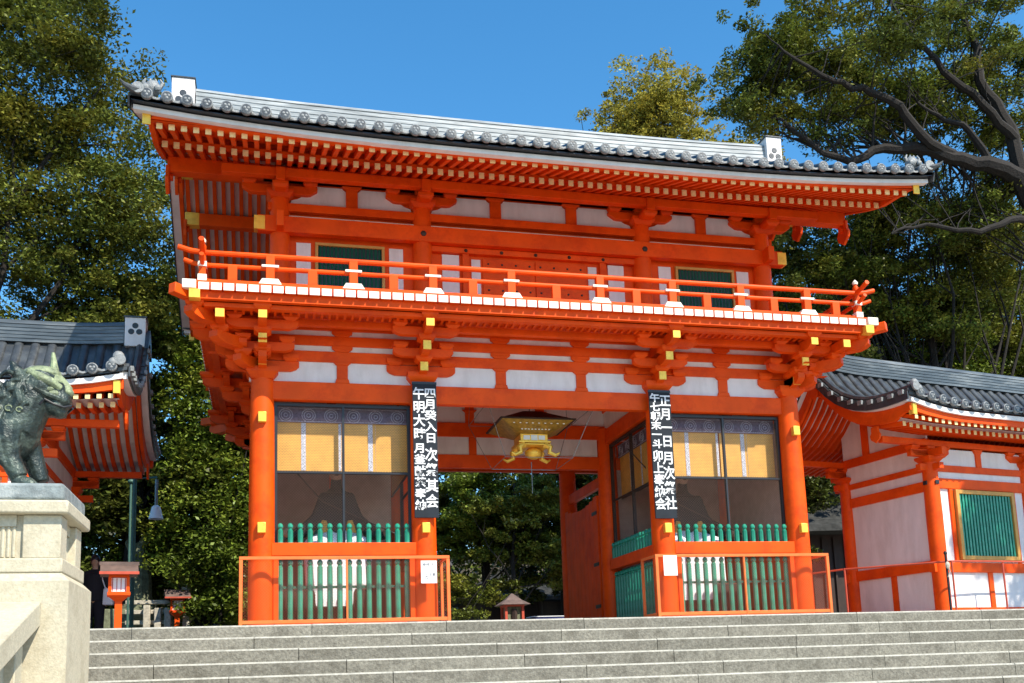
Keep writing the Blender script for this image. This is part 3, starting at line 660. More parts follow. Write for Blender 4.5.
# corner finials on the eave ends
for s in (-1, 1):
    m = MB(); zz = zt(-2.26) + sori(6.5)
    m.tube([(s * 6.36, -2.28, zz + .10), (s * 6.50, -2.33, zz + .11), (s * 6.60, -2.37, zz + .15), (s * 6.66, -2.39, zz + .21)], [.07, .055, .03, .008], 8, 0)
    m.build('corner_tile_horn', [TILE, TILEL], rf)
    m = MB(); m.ell((s * 6.25, -2.1, zz + .28), (.12, .10, .12), 10, 6)
    for a in (-.35, -.1, .15, .4): m.tube([(s * 6.25 + a * .2, -2.1, zz + .26), (s * 6.25 + a * .36, -2.12, zz + .36), (s * 6.25 + a * .26, -2.12, zz + .42)], [.035, .028, .012], 6)
    m.ell((s * 6.25 - .08, -2.2, zz + .24), (.05, .04, .05), 8, 5); m.ell((s * 6.25 + .08, -2.2, zz + .24), (.05, .04, .05), 8, 5)
    m.build('corner_ornament_tile', [TILEL], rf)

# ------------------------------------------------------------------ guard bays of the gate
def baluster_row(par, x0, x1, n, z0, z1, y, axis='x', pos=0.0, name='baluster'):
    m = MB(); h = z1 - z0
    prof_ = [(.044, 0), (.044, h - .12), (.030, h - .105), (.030, h - .09), (.046, h - .07), (.046, h - .04), (.028, h - .01), (.006, h)]
    m.lathe(prof_, n=8)
    o = m.build(name, [GREEN], par); first = True
    for i in range(n):
        t = lerp(x0, x1, (i + .5) / n); q = o if first else o.copy()
        if not first: COL.objects.link(q)
        first = False; q.location = (t, y, z0) if axis == 'x' else (pos, t, z0)
def bay_front(xa, xb, y, axis='x', full=True):
    """xa<xb clear opening; builds sill, rail, lattice, frame, net, valance and blinds. axis y = screen facing the passage"""
    def B(m, u0, u1, v0, v1, z0, z1, mi=0):
        if axis == 'x': m.box(u0, u1, y + v0, y + v1, z0, z1, mi)
        else:
            s = 1 if y > 0 else -1
            m.box(y + s * v0, y + s * v1, u0, u1, z0, z1, mi)
    m = MB(); B(m, xa, xb, -.10, .06, 0.02, .145); m.build('sill_beam', [RED], gate, bevel=.008)
    m = MB(); B(m, xa - (.04 if axis == 'x' else 0), xb + (.04 if axis == 'x' else 0), -.19 if axis == 'x' else -.12, .05, 1.165, 1.375); m.build('waist_rail', [RED], gate, bevel=.01)
    scr = MB(); B(scr, xa, xb, -.015, .02, 1.376, 1.40)
    lat = scr.build('green_lattice', [GREEN], gate)
    n = 14 if axis == 'x' else 15
    s = 1 if y > 0 else -1
    off = -.055 if axis == 'x' else 0
    m = MB(); B(m, xa, xb, -.03, -.012, .66, .70); m.build('lattice_tie', [DGREEN], lat)
    if axis == 'x':
        baluster_row(lat, xa + .02, xb - .02, n, .10, 1.12, y - .055); baluster_row(lat, xa + .02, xb - .02, n, 1.376, 1.70, y - .10)
    else:
        baluster_row(lat, xa + .05, xb - .05, n, .10, 1.12, 0, 'y', y - s * .03); baluster_row(lat, xa + .05, xb - .05, n, 1.376, 1.70, 0, 'y', y - s * .06)
    # dark window frame
    m = MB(); z0, z1 = 1.69, 3.70
    for a, b in ((xa, xa + .05), (xb - .05, xb), ((xa + xb) / 2 - .018, (xa + xb) / 2 + .018)): B(m, a, b, -.01, .05, 1.38, z1)
    B(m, xa + .05, xb - .05, -.008, .048, z1 - .05, z1); B(m, xa + .05, xb - .05, -.008, .03, 2.53, 2.555)
    fr = m.build('window_frame', [BLACK if axis == 'x' else DARKW], gate)
    m = MB(); y_ = .005
    if axis == 'x': m.add([(xa + .05, y + y_, 1.4), (xb - .05, y + y_, 1.4), (xb - .05, y + y_, z1 - .05), (xa + .05, y + y_, z1 - .05)], [(0, 1, 2, 3)])
    else: m.add([(y + s * y_, xa + .05, 1.4), (y + s * y_, xb - .05, 1.4), (y + s * y_, xb - .05, z1 - .05), (y + s * y_, xa + .05, z1 - .05)], [(0, 1, 2, 3)])
    m.build('wire_net', [NET], fr, smooth=False)
    # valance and blinds inside
    mid = (xa + xb) / 2
    m = MB(); B(m, xa + .01, xb - .01, .17, .185, 3.42, 3.68, 0)
    k = 6
    for i in range(k):
        u = lerp(xa, xb, (i + .5) / k)
        for r_ in (.11, .075, .03):
            pts = [(u + r_ * math.cos(t), y + .165, 3.54 + r_ * math.sin(t)) if axis == 'x' else (y + s * .165, u + r_ * math.cos(t), 3.54 + r_ * math.sin(t)) for t in frange(0, 2 * math.pi, 15)]
            m.tube(pts, .008, 4, 1)
    for z in (3.43, 3.655): B(m, xa + .01, xb - .01, .16, .17, z, z + .012, 1)
    m.build('brocade_valance', [VAL, VALR], fr)
    for a, b in ((xa + .02, mid - .012), (mid + .012, xb - .02)):
        m = MB(); B(m, a, b, .20, .212, 2.60, 3.45); bl = m.build('bamboo_blind', [BLIND], fr, bevel=0)
        for u in ((lerp(a, b, .42), .038), (b - .03, .022) if a < mid - .2 else (lerp(a, b, .5), .001)):
            m = MB(); B(m, u[0] - u[1], u[0] + u[1], .193, .199, 2.62, 3.42); m.build('brocade_tape', [TAPE], bl)
        m = MB(); B(m, a, b, .19, .222, 2.585, 2.61); m.build('blind_hem', [DARKW], bl)
for s in (-1, 1):
    a, b = sorted((s * 4.50, s * 2.29)); bay_front(a, b, 0.05)
for s in (-1, 1):
    bay_front(.22, 2.52, s * 2.10, 'y')
# posts beside the columns (flat pilasters)
for s in (-1, 1):
    for x in (s * 4.47, s * 2.32): hb(x - .04, x + .04, -.06, .07, .145, 1.165, 'door_jamb_post')
# inner walls of the guard rooms
for s in (-1, 1):
    a, b = sorted((s * 2.2, s * 4.6)); hb(a, b, 2.75, .03, .15, 3.22, 'guard_room_wall', ROOMW, bev=0)
    hb(s * 3.4 - .06, s * 3.4 + .06, 2.70, .05, .15, 3.22, 'wall_post')
    vb(.2, 2.6, s * 4.69, .03, 1.2, 3.7, 'guard_room_wall', ROOMW, bev=0); vb(.2, 2.6, s * 4.69, .05, .1, 1.2, 'side_boarding', RED, bev=0); vb(.15, 2.6, s * 4.69, .07, 1.17, 1.37, 'waist_rail')
    vb(2.9, 5.35, s * 4.69, .06, .05, .30, 'side_sill'); vb(2.9, 5.35, s * 4.69, .06, 2.75, 2.95, 'side_rail')
    m = MB(); m.box(*sorted((s * 2.2, s * 4.6)), .25, 2.7, .10, .16); m.build('guard_room_floor', [DARKW], gate)
# ceiling under the upper floor
m = MB(); m.box(-4.6, 4.6, .1, 5.4, 4.97, 5.05); m.build('passage_ceiling', [RED], gate, smooth=False)
m = MB()
for i in range(18): m.box(-4.6 + i * .54, -4.54 + i * .54, .1, 5.4, 4.9, 4.97)
m.build('ceiling_battens', [RED], gate)
for x in (-2.1, 2.1): vb(.1, 5.4, x, .03, 4.03, 4.95, 'plaster_wall', WHITE, bev=0); vb(.1, 5.4, x, .06, 4.40, 4.56, 'wall_tie_beam')
for s in (-1, 1): vb(2.95, 5.3, s * 2.1, .055, 2.95, 3.16, 'side_rail'); vb(2.9, 5.35, s * 2.1, .08, 0.0, .12, 'passage_sill')
# plank doors, folded open against the passage sides
for s in (-1, 1):
    m = MB(); n = 9
    for i in range(n):
        a, b = lerp(3.0, 5.25, i / n), lerp(3.0, 5.25, (i + 1) / n)
        zz = 2.62 + .16 * ((i - 4) / 4.5) ** 2
        m.box(s * 1.93, s * 1.99, a + .006, b - .006, .13, zz)
    m.box(s * 1.99, s * 2.02, 3.0, 5.25, .3, .5); m.box(s * 1.99, s * 2.02, 3.0, 5.25, 2.2, 2.4)
    d = m.build('plank_door', [RED], gate, bevel=.004)
    for z in (.5, 1.35, 2.4):
        m = MB(); m.box(s * 1.915, s * 1.93, 3.02, 3.32, z - .035, z + .035); m.build('iron_hinge', [BLACK], d)

# ------------------------------------------------------------------ fences before the guard bays
def fence(side):
    s = side; xa, xb = sorted((s * 1.76, s * 5.02)); y = -.40
    f = thing('barrier_fence', ('low orange pipe fence left of the passage, printed paper notice on its right end' if s < 0 else 'low orange pipe fence right of the passage, blank white card on its left end'), 'fence', ((xa + xb) / 2, y, 0), group='low fences in front of the gate')
    hw = (xb - xa) / 2
    def part(fn, nm, mt=RED2): m = MB(); fn(m); return m.build(nm, [mt], f, bevel=.004)
    part(lambda m: m.box(-hw, hw, -.024, .024, 1.075, 1.125), 'top_rail'); part(lambda m: m.box(-hw, hw, -.02, .02, .09, .145), 'bottom_rail')
    for x in (-hw + .026, 0, hw - .026): part(lambda m: m.box(x - (.026 if abs(x) > .5 else .014), x + (.026 if abs(x) > .5 else .014), -.026, .026, .0, 1.072), 'post')
    for sx in (-1, 1):
        part(lambda m: m.box(sx * hw - .02 * sx - .02, sx * hw - .02 * sx + .02, .03, .62, 1.08, 1.12), 'return_rail'); part(lambda m: m.box(sx * hw - .02 * sx - .02, sx * hw - .02 * sx + .02, .03, .62, .095, .14), 'return_rail')
        part(lambda m: m.box(sx * hw - .02 * sx - .022, sx * hw - .02 * sx + .022, .62, .665, 0, 1.12), 'post')
    for sx in (-1, 1):
        m = MB(); m.box(sx * (hw - .55) - .1, sx * (hw - .55) + .1, -.06, .06, .0, .02); m.build('foot_plate', [STEEL], f)
    m = MB(); m.add([(-hw, .006, .14), (hw, .006, .14), (hw, .006, 1.08), (-hw, .006, 1.08)], [(0, 1, 2, 3)]); 
    for sx in (-1, 1): m.add([(sx * hw - .02 * sx, .03, .14), (sx * hw - .02 * sx, .62, .14), (sx * hw - .02 * sx, .62, 1.08), (sx * hw - .02 * sx, .03, 1.08)], [(0, 1, 2, 3)])
    m.build('wire_net', [NETR], f, smooth=False)
    return f
NETR = NET.copy(); NETR.name = "orange_wire_net"; NETR.node_tree.nodes["Principled BSDF"].inputs["Base Color"].default_value = (.5, .12, .05, 1)
for nd in NETR.node_tree.nodes:
    if nd.type == 'MATH' and nd.operation == 'LESS_THAN': nd.inputs[1].default_value = 0.05
fence(-1); fence(1)
def notice(x, w_, h, z, lab, printed):
    n_ = thing('paper_notice', lab, 'notice', (x, -.432, z))
    m = MB(); m.box(-w_ / 2, w_ / 2, -.004, .0, -h / 2, h / 2); m.build('sheet', [PAPER], n_)
    if printed:
        text("参拝", .055, .0, .001, 'lettering', INK, n_, (-.045, -.0055, h / 2 - .04)); text("注意", .055, .0, .001, 'lettering', INK, n_, (.05, -.0055, -.02)); text("中", .045, .0, .001, 'lettering', INK, n_, (.06, -.0055, h / 2 - .04), line=.8); text("り\n口", .05, .001, .001, 'lettering', INK, n_, (-.04, -.0055, -.03), line=.8)
notice(-2.10, .255, .36, .86, 'white paper notice with small dark print tied to the left fence', True)
notice(2.02, .245, .34, .93, 'blank white card tied to the right fence', False)

# ------------------------------------------------------------------ banners
def banner(x, cols, lab):
    b = thing('hanging_signboard', lab, 'signboard', (x, -.235, 4.03), group='black signboards on the inner columns')
    W, H = .40, 2.27
    m = MB(); m.box(-W / 2, W / 2, -.03, .0, -H, 0); m.build('board', [BANNER], b, bevel=.006)
    m = MB(); m.box(-W / 2 - .005, W / 2 + .005, -.034, .004, -.03, .012); m.build('top_batten', [BLACK], b)
    for (cx, groups) in cols:
        for (body, z, size, ln, sx) in groups:
            t = text(body, size, .0048, .002, 'lettering', WHITEP, b, (cx, -.033, z), line=ln, sx=sx)
banner(-2.085, [(.092, [("四\n月\n癸\n入\n日", -.10, .18, 1.06, 1.1), ("次\n祭\n其\n会", -1.12, .235, 1.10, .92)]), (-.096, [("午\n明\n大\n時", -.10, .215, 1.06, .95), ("月\n釜\n献\n茶\n奉\n納", -1.04, .175, 1.08, 1.1)])],
       'tall black signboard with white brush writing hung on the column left of the passage')
banner(2.075, [(.095, [("正\n月\n一\n日", -.08, .225, 1.08, .95), ("月\n次\n祭\n社", -1.10, .245, 1.08, .90)]), (-.095, [("午\n七\n朝\n末\n一\n斗", -.06, .165, 1.0, 1.15), ("卯\n上\n奉\n納\n会", -1.08, .215, .98, .95)])],
       'tall black signboard with white brush writing hung on the column right of the passage')

# ------------------------------------------------------------------ gilt lantern in its wire cage
GOLDD = mat('dark_gilt', (0.42, 0.25, 0.04), .45, metal=.4, var=.3, scale=15)
ln = thing('hanging_lantern', 'gilt hanging lantern with wide flared eaves in a wire cage under the gate passage beam', 'lantern', (.10, 1.2, 0))
m = MB()
m.frus(0, 0, 3.50, 3.70, .27, .27, .68, .60); rf_l = m.build('lantern_roof', [GOLDD], ln, bevel=.004)
m = MB(); m.frus(0, 0, 3.70, 3.95, .69, .61, .16, .16); m.box(-.70, .70, -.62, .62, 3.69, 3.715); m.build('roof_top', [DARKW], rf_l)
m = MB()
for i in range(9):
    for j in range(2): x = -.42 + i * .105 + j * .03; z = 3.56 + j * .08; yy = -(.27 + (z - 3.5) / .2 * .33) - .005; m.ell((x * (.6 + j * .5), yy, z), (.022, .008, .012), 6, 4)
m.build('stud_ornament', [LAMPW], rf_l)
m = MB(); m.box(-.255, .255, -.255, .255, 3.36, 3.50, 0); m.box(-.30, .30, -.30, .30, 3.33, 3.365, 0); m.box(-.30, .30, -.30, .30, 3.29, 3.315, 0)
bd = m.build('lantern_body', [GOLD], ln, bevel=.006)
m = MB(); m.box(-.20, -.08, -.262, -.256, 3.39, 3.47); m.box(.08, .20, -.262, -.256, 3.39, 3.47); m.box(-.06, .06, -.262, -.256, 3.38, 3.48); m.build('lattice_pane', [LAMPW], bd)
for i, (sx, sy) in enumerate(((-1, -1), (1, -1), (-1, 1), (1, 1))):
    m = MB(); m.tube([(sx * .20, sy * .24, 3.30), (sx * .29, sy * .28, 3.24), (sx * .27, sy * .28, 3.15), (sx * .38, sy * .30, 3.10), (sx * .45, sy * .32, 3.14)], [.07, .055, .045, .035, .015], 8); m.build('scroll_foot', [GOLD], ln)
m = MB(); m.ell((.05, 0, 3.19), (.17, .14, .11), 14, 8); m.build('bowl', [GOLD], ln)
m = MB(); m.tube([(0, 0, 3.95), (0, 0, 4.95)], .012, 6); m.tube([(0, 0, 3.03), (0, 0, 2.45)], .008, 6); m.build('hanging_rod', [STEEL], ln)
m = MB(); lo = [(a * .62, b * .55, 3.0) for a, b in ((-1, -1), (1, -1), (1, 1), (-1, 1))]; hi = [(a * .98, b * .85, 3.9) for a, b in ((-1, -1), (1, -1), (1, 1), (-1, 1))]
for i in range(4): m.tube([lo[i], lo[(i + 1) % 4]], .006, 5); m.tube([hi[i], hi[(i + 1) % 4]], .006, 5); m.tube([lo[i], hi[i]], .006, 5); m.tube([hi[i], (hi[i][0] * .95, hi[i][1] * .9, 4.9)], .005, 5)
m.build('wire_cage', [STEEL], ln)

# ------------------------------------------------------------------ remeshed figures
def fused(name, mb, m, parent, voxel=.02, smooth_it=4, disp=None):
    o = mb.build(name, [m], parent)
    r = o.modifiers.new("remesh", 'REMESH'); r.mode = 'VOXEL'; r.voxel_size = voxel; r.use_smooth_shade = True
    s = o.modifiers.new("smooth", 'SMOOTH'); s.iterations = smooth_it; s.factor = .5
    return o
def guardian(x, lab, lean):
    t = thing('guardian_statue', lab, 'statue', (x, 1.45, .16)); t.scale = (1.3, 1.1, 1.50)
    m = MB(); m.box(-.75, .75, -.5, .5, 0, .38); m.build('plinth', [DARKW], t, bevel=.01)
    m = MB(); m.frus(0, 0, .62, 1.35, .26, .20, .24, .16); m.ell((0, 0, 1.46), (.26, .17, .12)); m.tube([(0, 0, 1.5), (0, 0, 1.72)], .08, 10)
    for s in (-1, 1):
        m.prism([(0, 1.52), (s * .22, 1.53), (s * .29, 1.36), (s * .34, 1.25), (s * .50, 1.13), (s * .67, 1.03), (s * .66, .98), (s * .52, .97), (s * .38, 1.02), (s * .30, 1.12), (s * .2, 1.16), (0, 1.16)], 'y', -.2, .06)
    fused('robe', m, ROBE, t, .03)
    m = MB(); m.tube([(-.05, 0, .95), (-.30, -.35, .85), (-.30, -.42, .38)], [.19, .17, .13], 10); m.tube([(.05, 0, .95), (.30, -.35, .85), (.30, -.42, .38)], [.19, .17, .13], 10); m.frus(-.06, -.47, .12, .80, .30, .03, .24, .04); m.frus(-.06, -.3, .6, .84, .24, .2, .2, .1); fused('trousers', m, CLOTHW, t, .03)
    for s, mt_ in ((-1, BLIND), (1, BLIND)):
        m = MB(); m.tube([(s * .17, -.16, 1.18), (s * .19, -.20, 1.0), (s * .18, -.2, .82)], [.05, .075, .085], 10); m.build('under_sleeve', [mt_], t)
        m = MB(); m.tube([(s * .26, -.12, 1.08), (s * .30, -.16, .92), (s * .30, -.15, .80)], [.03, .05, .06], 8); m.build('green_lining', [DGREEN], t)
    m = MB(); m.ell((0, -.02, 1.80), (.10, .115, .135)); m.ell((0, -.13, 1.79), (.018, .03, .03)); m.ell((-.1, 0, 1.8), (.02, .03, .035)); m.ell((.1, 0, 1.8), (.02, .03, .035)); h = fused('head', m, SKIN, t, .012, 1)
    m = MB(); m.ell((-.04, -.128, 1.815), (.014, .006, .006)); m.ell((.04, -.128, 1.815), (.014, .006, .006)); m.ell((0, -.128, 1.735), (.03, .006, .007)); m.build('face_paint', [BLACK], h)
    m = MB(); m.lathe([(.115, 1.86), (.11, 1.93), (.06, 1.97), (.05, 2.10), (.02, 2.14)], n=14); m.prism([(-.02, 1.95), (.02, 1.95), (.03, 2.3), (-.03, 2.3)], 'y', .06, .075); m.build('court_cap', [BLACK], t)
    m = MB(); m.tube([(-.9, -.25, 2.1), (-.55, -.30, 1.75), (-.2, -.30, 1.4), (.3, -.30, 1.2), (.85, -.25, 1.0)], .009, 6); m.build('long_bow', [DARKW], t)
    for s in (-1, 1):
        m = MB(); hx = s * .66
        m.ell((hx, -.22, 1.04), (.05, .045, .055), 8, 6)
        for f in range(4): m.tube([(hx - .03 + f * .02, -.25, 1.06 - f * .004), (hx - .03 + f * .02, -.30, 1.05), (hx - .03 + f * .02, -.30, 1.01)], [.011, .01, .008], 6)
        m.tube([(hx - s * .04, -.23, 1.05), (hx - s * .07, -.27, 1.06)], [.012, .009], 6); m.build('hand', [SKIN], t)
guardian(-3.42, 'seated guardian statue in a spreading black robe behind the lattice left of the passage', 1)
guardian(3.15, 'seated guardian statue in a black robe behind the lattice right of the passage', -1)

# ------------------------------------------------------------------ wings
def wing(s, lab, A, loc, D, ox, zrr, ym):
    W_ = thing('gate_wing', lab, 'building', loc, A)
    def bld(m, nm, mt, par=None, bevel=.006, **k): return m.mirror(s).build(nm, mt if isinstance(mt, list) else [mt], par or W_, bevel=bevel, **k)
    cxs = [ox, 2.6, 5.2, 7.8]
    for x in cxs:
        for y in (0, D):
            pass
            m = MB(); m.lathe([(.155, 0.02), (.155, 2.0), (.14, 3.02)], (x, y, 0), 24); bld(m, 'column', RED, bevel=0)
            m = MB(); m.frus(x, y, -.002, .04, .24, .24, .22, .22); bld(m, 'column_base_stone', PALEST)
            m = MB(); m.frus(x, y, 3.0, 3.07, .13, .13, .19, .19); m.box(x - .19, x + .19, y - .19, y + .19, 3.07, 3.12)
            pl = [(x - .5, 3.26), (x + .5, 3.26), (x + .5, 3.2), (x + .38, 3.12), (x - .38, 3.12), (x - .5, 3.2)]; m.prism(pl, 'y', y - .055, y + .055)
            q = -1 if y == 0 else 1
            m.box(x - .06, x + .06, *sorted((y + q * .0, y + q * .40)), 3.10, 3.25)
            if x == ox: m.box(x - .5, x, y - .055, y + .055, 3.118, 3.245)
            for u in (-.4, 0, .4): bearing(m, x + u, y, 3.255, .07, .10, .07)
            bld(m, 'bracket', RED)
    def hbx(x0, x1, y, dy, z0, z1, nm, mt=RED, bev=.006): m = MB(); m.box(x0, x1, y - dy, y + dy, z0, z1); return bld(m, nm, mt, bevel=bev)
    def hby(y0, y1, x, dx, z0, z1, nm, mt=RED, bev=.006): m = MB(); m.box(x - dx, x + dx, y0, y1, z0, z1); return bld(m, nm, mt, bevel=bev)
    for y in (0, D):
        hbx(-.3, 7.9, y, .06, 2.84, 2.97, 'head_beam'); hbx(-.1, 7.9, y, .075, 2.50, 2.70, 'lintel_beam'); hbx(-.2, 7.9, y, .07, .86, 1.05, 'waist_beam'); hbx(0, 7.9, y, .06, .02, .18, 'sill_beam')
        hbx(ox, 7.8, y, .02, .1, 3.3, 'plaster_wall', WHITE, 0)
        hbx(-1.2, 8.0, y, .06, 3.34, 3.46, 'eave_purlin')
        for x in (1.3, 3.9, 6.5):
            m = MB(); m.box(x - .07, x + .07, y - .055, y + .055, 2.97, 3.25); m.frus(x, y, 3.24, 3.33, .08, .06, .13, .065); bld(m, 'strut', RED)
            hbx(x - .06, x + .06, y, .05, .18, .86, 'wall_post')
    for x in (ox, 7.8):
        hby(-.3, D + .3, x, .058, 2.845, 2.965, 'head_beam'); hby(.1, D - .1, x, .07, 2.455, 2.655, 'lintel_beam'); hby(-.1, D + .1, x, .072, .89, 1.10, 'waist_beam'); hby(0.1, D - .1, x, .05, .02, .15, 'sill_beam')
        hby(0, D, x, .02, .1, 3.3, 'plaster_wall', WHITE, 0); hby(D / 2 - .07, D / 2 + .07, x, .05, .15, .89, 'wall_post')
        hby(-.0, D, x, .07, 3.32, 3.50, 'gable_tie_beam')
        m = MB(); m.box(x - .06, x + .06, min(ym, D) - .09, min(ym, D) + .09, 3.5, zrr - .55); bld(m, 'gable_post', RED)
    # windows with green bars
    for i, x in enumerate((1.3, 3.9, 6.5)):
        for q in (1,):
            m = MB(); m.box(x - .78, x + .78, -.075, -.02, 1.05, 2.5, 0); w1 = None
            fr = MB(); fr.box(x - .80, x - .72, -.13, -.02, 1.10, 2.48); fr.box(x + .72, x + .80, -.13, -.02, 1.10, 2.48); fr.box(x - .72, x + .72, -.13, -.02, 2.40, 2.48); fr.box(x - .72, x + .72, -.13, -.02, 1.10, 1.18)
            f_ = bld(fr, 'window', GOLDW)
            b_ = MB(); n = 17; b_.box(x - .72, x + .72, -.04, -.03, 1.18, 2.40, 1)  # black backing paints the shaded gaps of the window
            for k in range(n):
                u = lerp(x - .72, x + .72, (k + .5) / n); b_.box(u - .024, u + .024, -.098, -.06, 1.18, 2.40, 0)
            bld(b_, 'green_bars', [GREEN, BLACK], f_, bevel=0)
        for sg in (-1, 1): 
            hbx(x + sg * .86 - .04, x + sg * .86 + .04, -.02, .045, 1.05, 2.5, 'door_jamb_post')
    for x, y in ((0.16, -.06), (0.0, 0)):
        pass
    for (x, y) in ((.15, -.155),):
        m = MB(); m.box(-.05, .05, -.165, -.15, 2.56, 2.64); m.box(-.165, -.15, -.05, .05, 2.56, 2.64); m.box(-.165, -.15, -.05, .05, .93, 1.01); bld(m, 'iron_boss', BLACK)
    # roof
    ye = -1.0
    sor = lambda x: .19 * (max(0, 1.5 - (x + 1.38)) / 1.5) ** 2.0
    pf = lambda t: .10 * t + .90 * t ** 3.2
    rf_, z_, sd_, xs_2 = gable_roof(W_, -1.40, 8.6, ye, ym, 3.83, zrr, sor, 1, 36, pf, None, OCHRE, (0, .44, .13, -1.02, 8.4, RIDGED, 0), False, ends=(1, 0), mir=s)
    sw = lambda x: sor(x) * .4
    def un(y):
        y = min(y, 2 * ym - y); t = max(0, min(1, (y - ye) / (ym - ye)))
        return max(3.60 + .03 * (y + 1), 3.83 + (zrr - 3.83) * pf(t) - .27)
    m = MB(); gl = frange(ox - ox, D, 9); m.prism([(0, 3.3)] + [(y, un(y) - .01) for y in gl] + [(D, 3.3)], 'x', ox - .02, ox + .02); bld(m, 'gable_plaster', WHITE, bevel=0, smooth=False)
    ysu = [-.6, 0, ym * .35, ym * .6, ym * .8, ym, ym * 1.2, ym * 1.4, ym * 1.65, 2 * ym, 2 * ym + .9]; nu = len(ysu); xu = frange(-1.25, 8.4, 14)
    m = MB(); m.add([(x, y, un(y) + sw(x)) for x in xu for y in ysu], [(i * nu + j, (i + 1) * nu + j, (i + 1) * nu + j + 1, i * nu + j + 1) for i in range(13) for j in range(nu - 1)]); bld(m, 'roof_boarding', WHITE, bevel=0, smooth=False)
    xs3 = [(-1.16 + i * .165) for i in range(58)]
    for i, x in enumerate(xs3):
        m = MB()
        pts = [(-.58, 3.52), (0, un(0) - .07)] + [(y, un(y) - .05) for y in ysu[2:-1]] + [(2 * ym + .58, 3.52)]
        for a, b in zip(pts, pts[1:]): m.beam((x, a[0], a[1] + sw(x)), (x, b[0], b[1] + sw(x)), .065, .09)
        for y, q in ((-.585, -1), (2 * ym + .585, 1)): m.box(x - .035, x + .035, y, y + q * .012, 3.475 + sw(x), 3.56 + sw(x), 1)
        bld(m, 'base_rafter', [RED, OCHRE], rf_, bevel=0)
        m = MB()
        for q, f in ((-1, lambda y: y),):
            m.beam((x, f(-.88), 3.575 + sw(x)), (x, f(-.35), 3.74 + sw(x)), .06, .07); m.box(x - .035, x + .035, *sorted((f(-.885), f(-.897))), 3.54 + sw(x), 3.61 + sw(x), 1)
        bld(m, 'flying_rafter', [RED, OCHRE], rf_, bevel=0)
    xw = frange(-1.34, 8.5, 24)
    for q, f in ((-1, lambda y: y), (1, lambda y: 2 * ym - y)):
        m = MB(); m.sweepx([(f(-.93), 3.60), (f(-.82), 3.61), (f(-.82), 3.74), (f(-.93), 3.74)], xw, lambda x: sor(x) * .8); bld(m, 'eave_board', RED, rf_, bevel=0)
        m = MB(); m.sweepx([(f(-.99), 3.71), (f(-.93), 3.715), (f(-.93), 3.80), (f(-.99), 3.795)], xw, lambda x: sor(x) * 1.0); bld(m, 'white_eave_board', WHITE, rf_, bevel=0)
    yl = frange(-.93, ym, 12)
    for half in (0, 1):
        mm_ = (lambda y: y) if not half else (lambda y: 2 * ym - y)
        zz = lambda y: z_(y) + sd_(-1.38, y)
        m = MB(); m.prism([(mm_(y), zz(y) - .38 + (.10 if y < -.6 else 0)) for y in yl] + [(mm_(y), zz(y) - .10) for y in yl[::-1]], 'x', -1.28, -1.21); bld(m, 'barge_board', RED, rf_)
        m = MB(); m.prism([(mm_(y), zz(y) - .12) for y in yl] + [(mm_(y), zz(y) - .01) for y in yl[::-1]], 'x', -1.40, -1.283); bld(m, 'white_barge_strip', WHITE, rf_, bevel=0, smooth=False)
    m = MB(); m.box(-1.29, -1.20, -.96, -.94, 3.66, 3.86); m.box(-1.30, -1.28, -.94, -.86, 3.66, 3.86); bld(m, 'gilt_cap', GOLD, rf_, bevel=0)
    for y, z in ((0, 3.60), (ym, zrr - .30), (2 * ym, 3.60)):
        m = MB(); m.box(-1.2, 0, y - .07, y + .07, z - .2, z - .04)
        if y == ym: bld(m, 'purlin_end', RED)
        k = .55; m = MB(); pl = [(y + k * a, z - .02 + k * b) for a, b in ((-.16, .1), (.16, .1), (.17, -.1), (.24, -.2), (.2, -.34), (.08, -.42), (0, -.48), (-.08, -.42), (-.2, -.34), (-.24, -.2), (-.17, -.1))]
        m.prism(pl, 'x', -1.33, -1.29); bld(m, 'gable_pendant', RED, rf_)
    # corner tile
    m = MB(); zc = z_(ye) + sor(-1.3); m.ell((-1.27, -1.02, zc + .22), (.09, .07, .09), 10, 6); m.ell((-1.2, -1.06, zc + .12), (.07, .05, .07)); m.build('corner_ornament_tile', [TILEL], rf_) if s > 0 else bld(m, 'corner_ornament_tile', TILEL, rf_, bevel=0)
    return W_
wing(1, 'red wing building with green barred windows right of the gate', R(10.5), (7.97, .55, 0), 2.3, 0, 5.18, 1.6)
wing(-1, 'red wing building with grey tiled roof left of the gate, behind the bronze lion-dog', R(1.5), (-8.13, .55, 0), 4.2, .1, 5.34, 2.1)
# pipe railing before the right wing
pr = thing('pipe_railing', 'thin red pipe railing in front of the right wing', 'railing', (6.2, .25, 0))
m = MB(); m.tube([(-.3, 1.4, .97), (.0, .75, .98), (1.55, -.35, 1.0), (2.9, -.05, 1.02), (6.5, .65, 1.02)], .018, 8); m.build('rail', [REDF], pr)
for x, y in ((0, .75), (1.55, -.35), (2.9, -.05), (4.6, .28), (6.3, .62)):
    m = MB(); m.tube([(x, y, 0), (x, y, 1.0)], .018, 8); m.build('post', [REDF], pr)
ch = thing('chain_post', 'dark iron post with a white tied cord at the corner column of the right wing', 'post', (7.62, -.12, 0))
m = MB(); m.tube([(0, 0, 0), (0, 0, 1.12)], .022, 8); m.ell((0, 0, 1.15), (.035, .035, .04), 8, 6); m.build('rod', [BLACK], ch)
m = MB(); m.ell((0, -.03, .92), (.05, .03, .07), 8, 6); m.tube([(0, -.03, .9), (.03, -.04, .8), (-.02, -.03, .7)], [.02, .012, .01], 6); m.build('cord', [PALEST], ch)

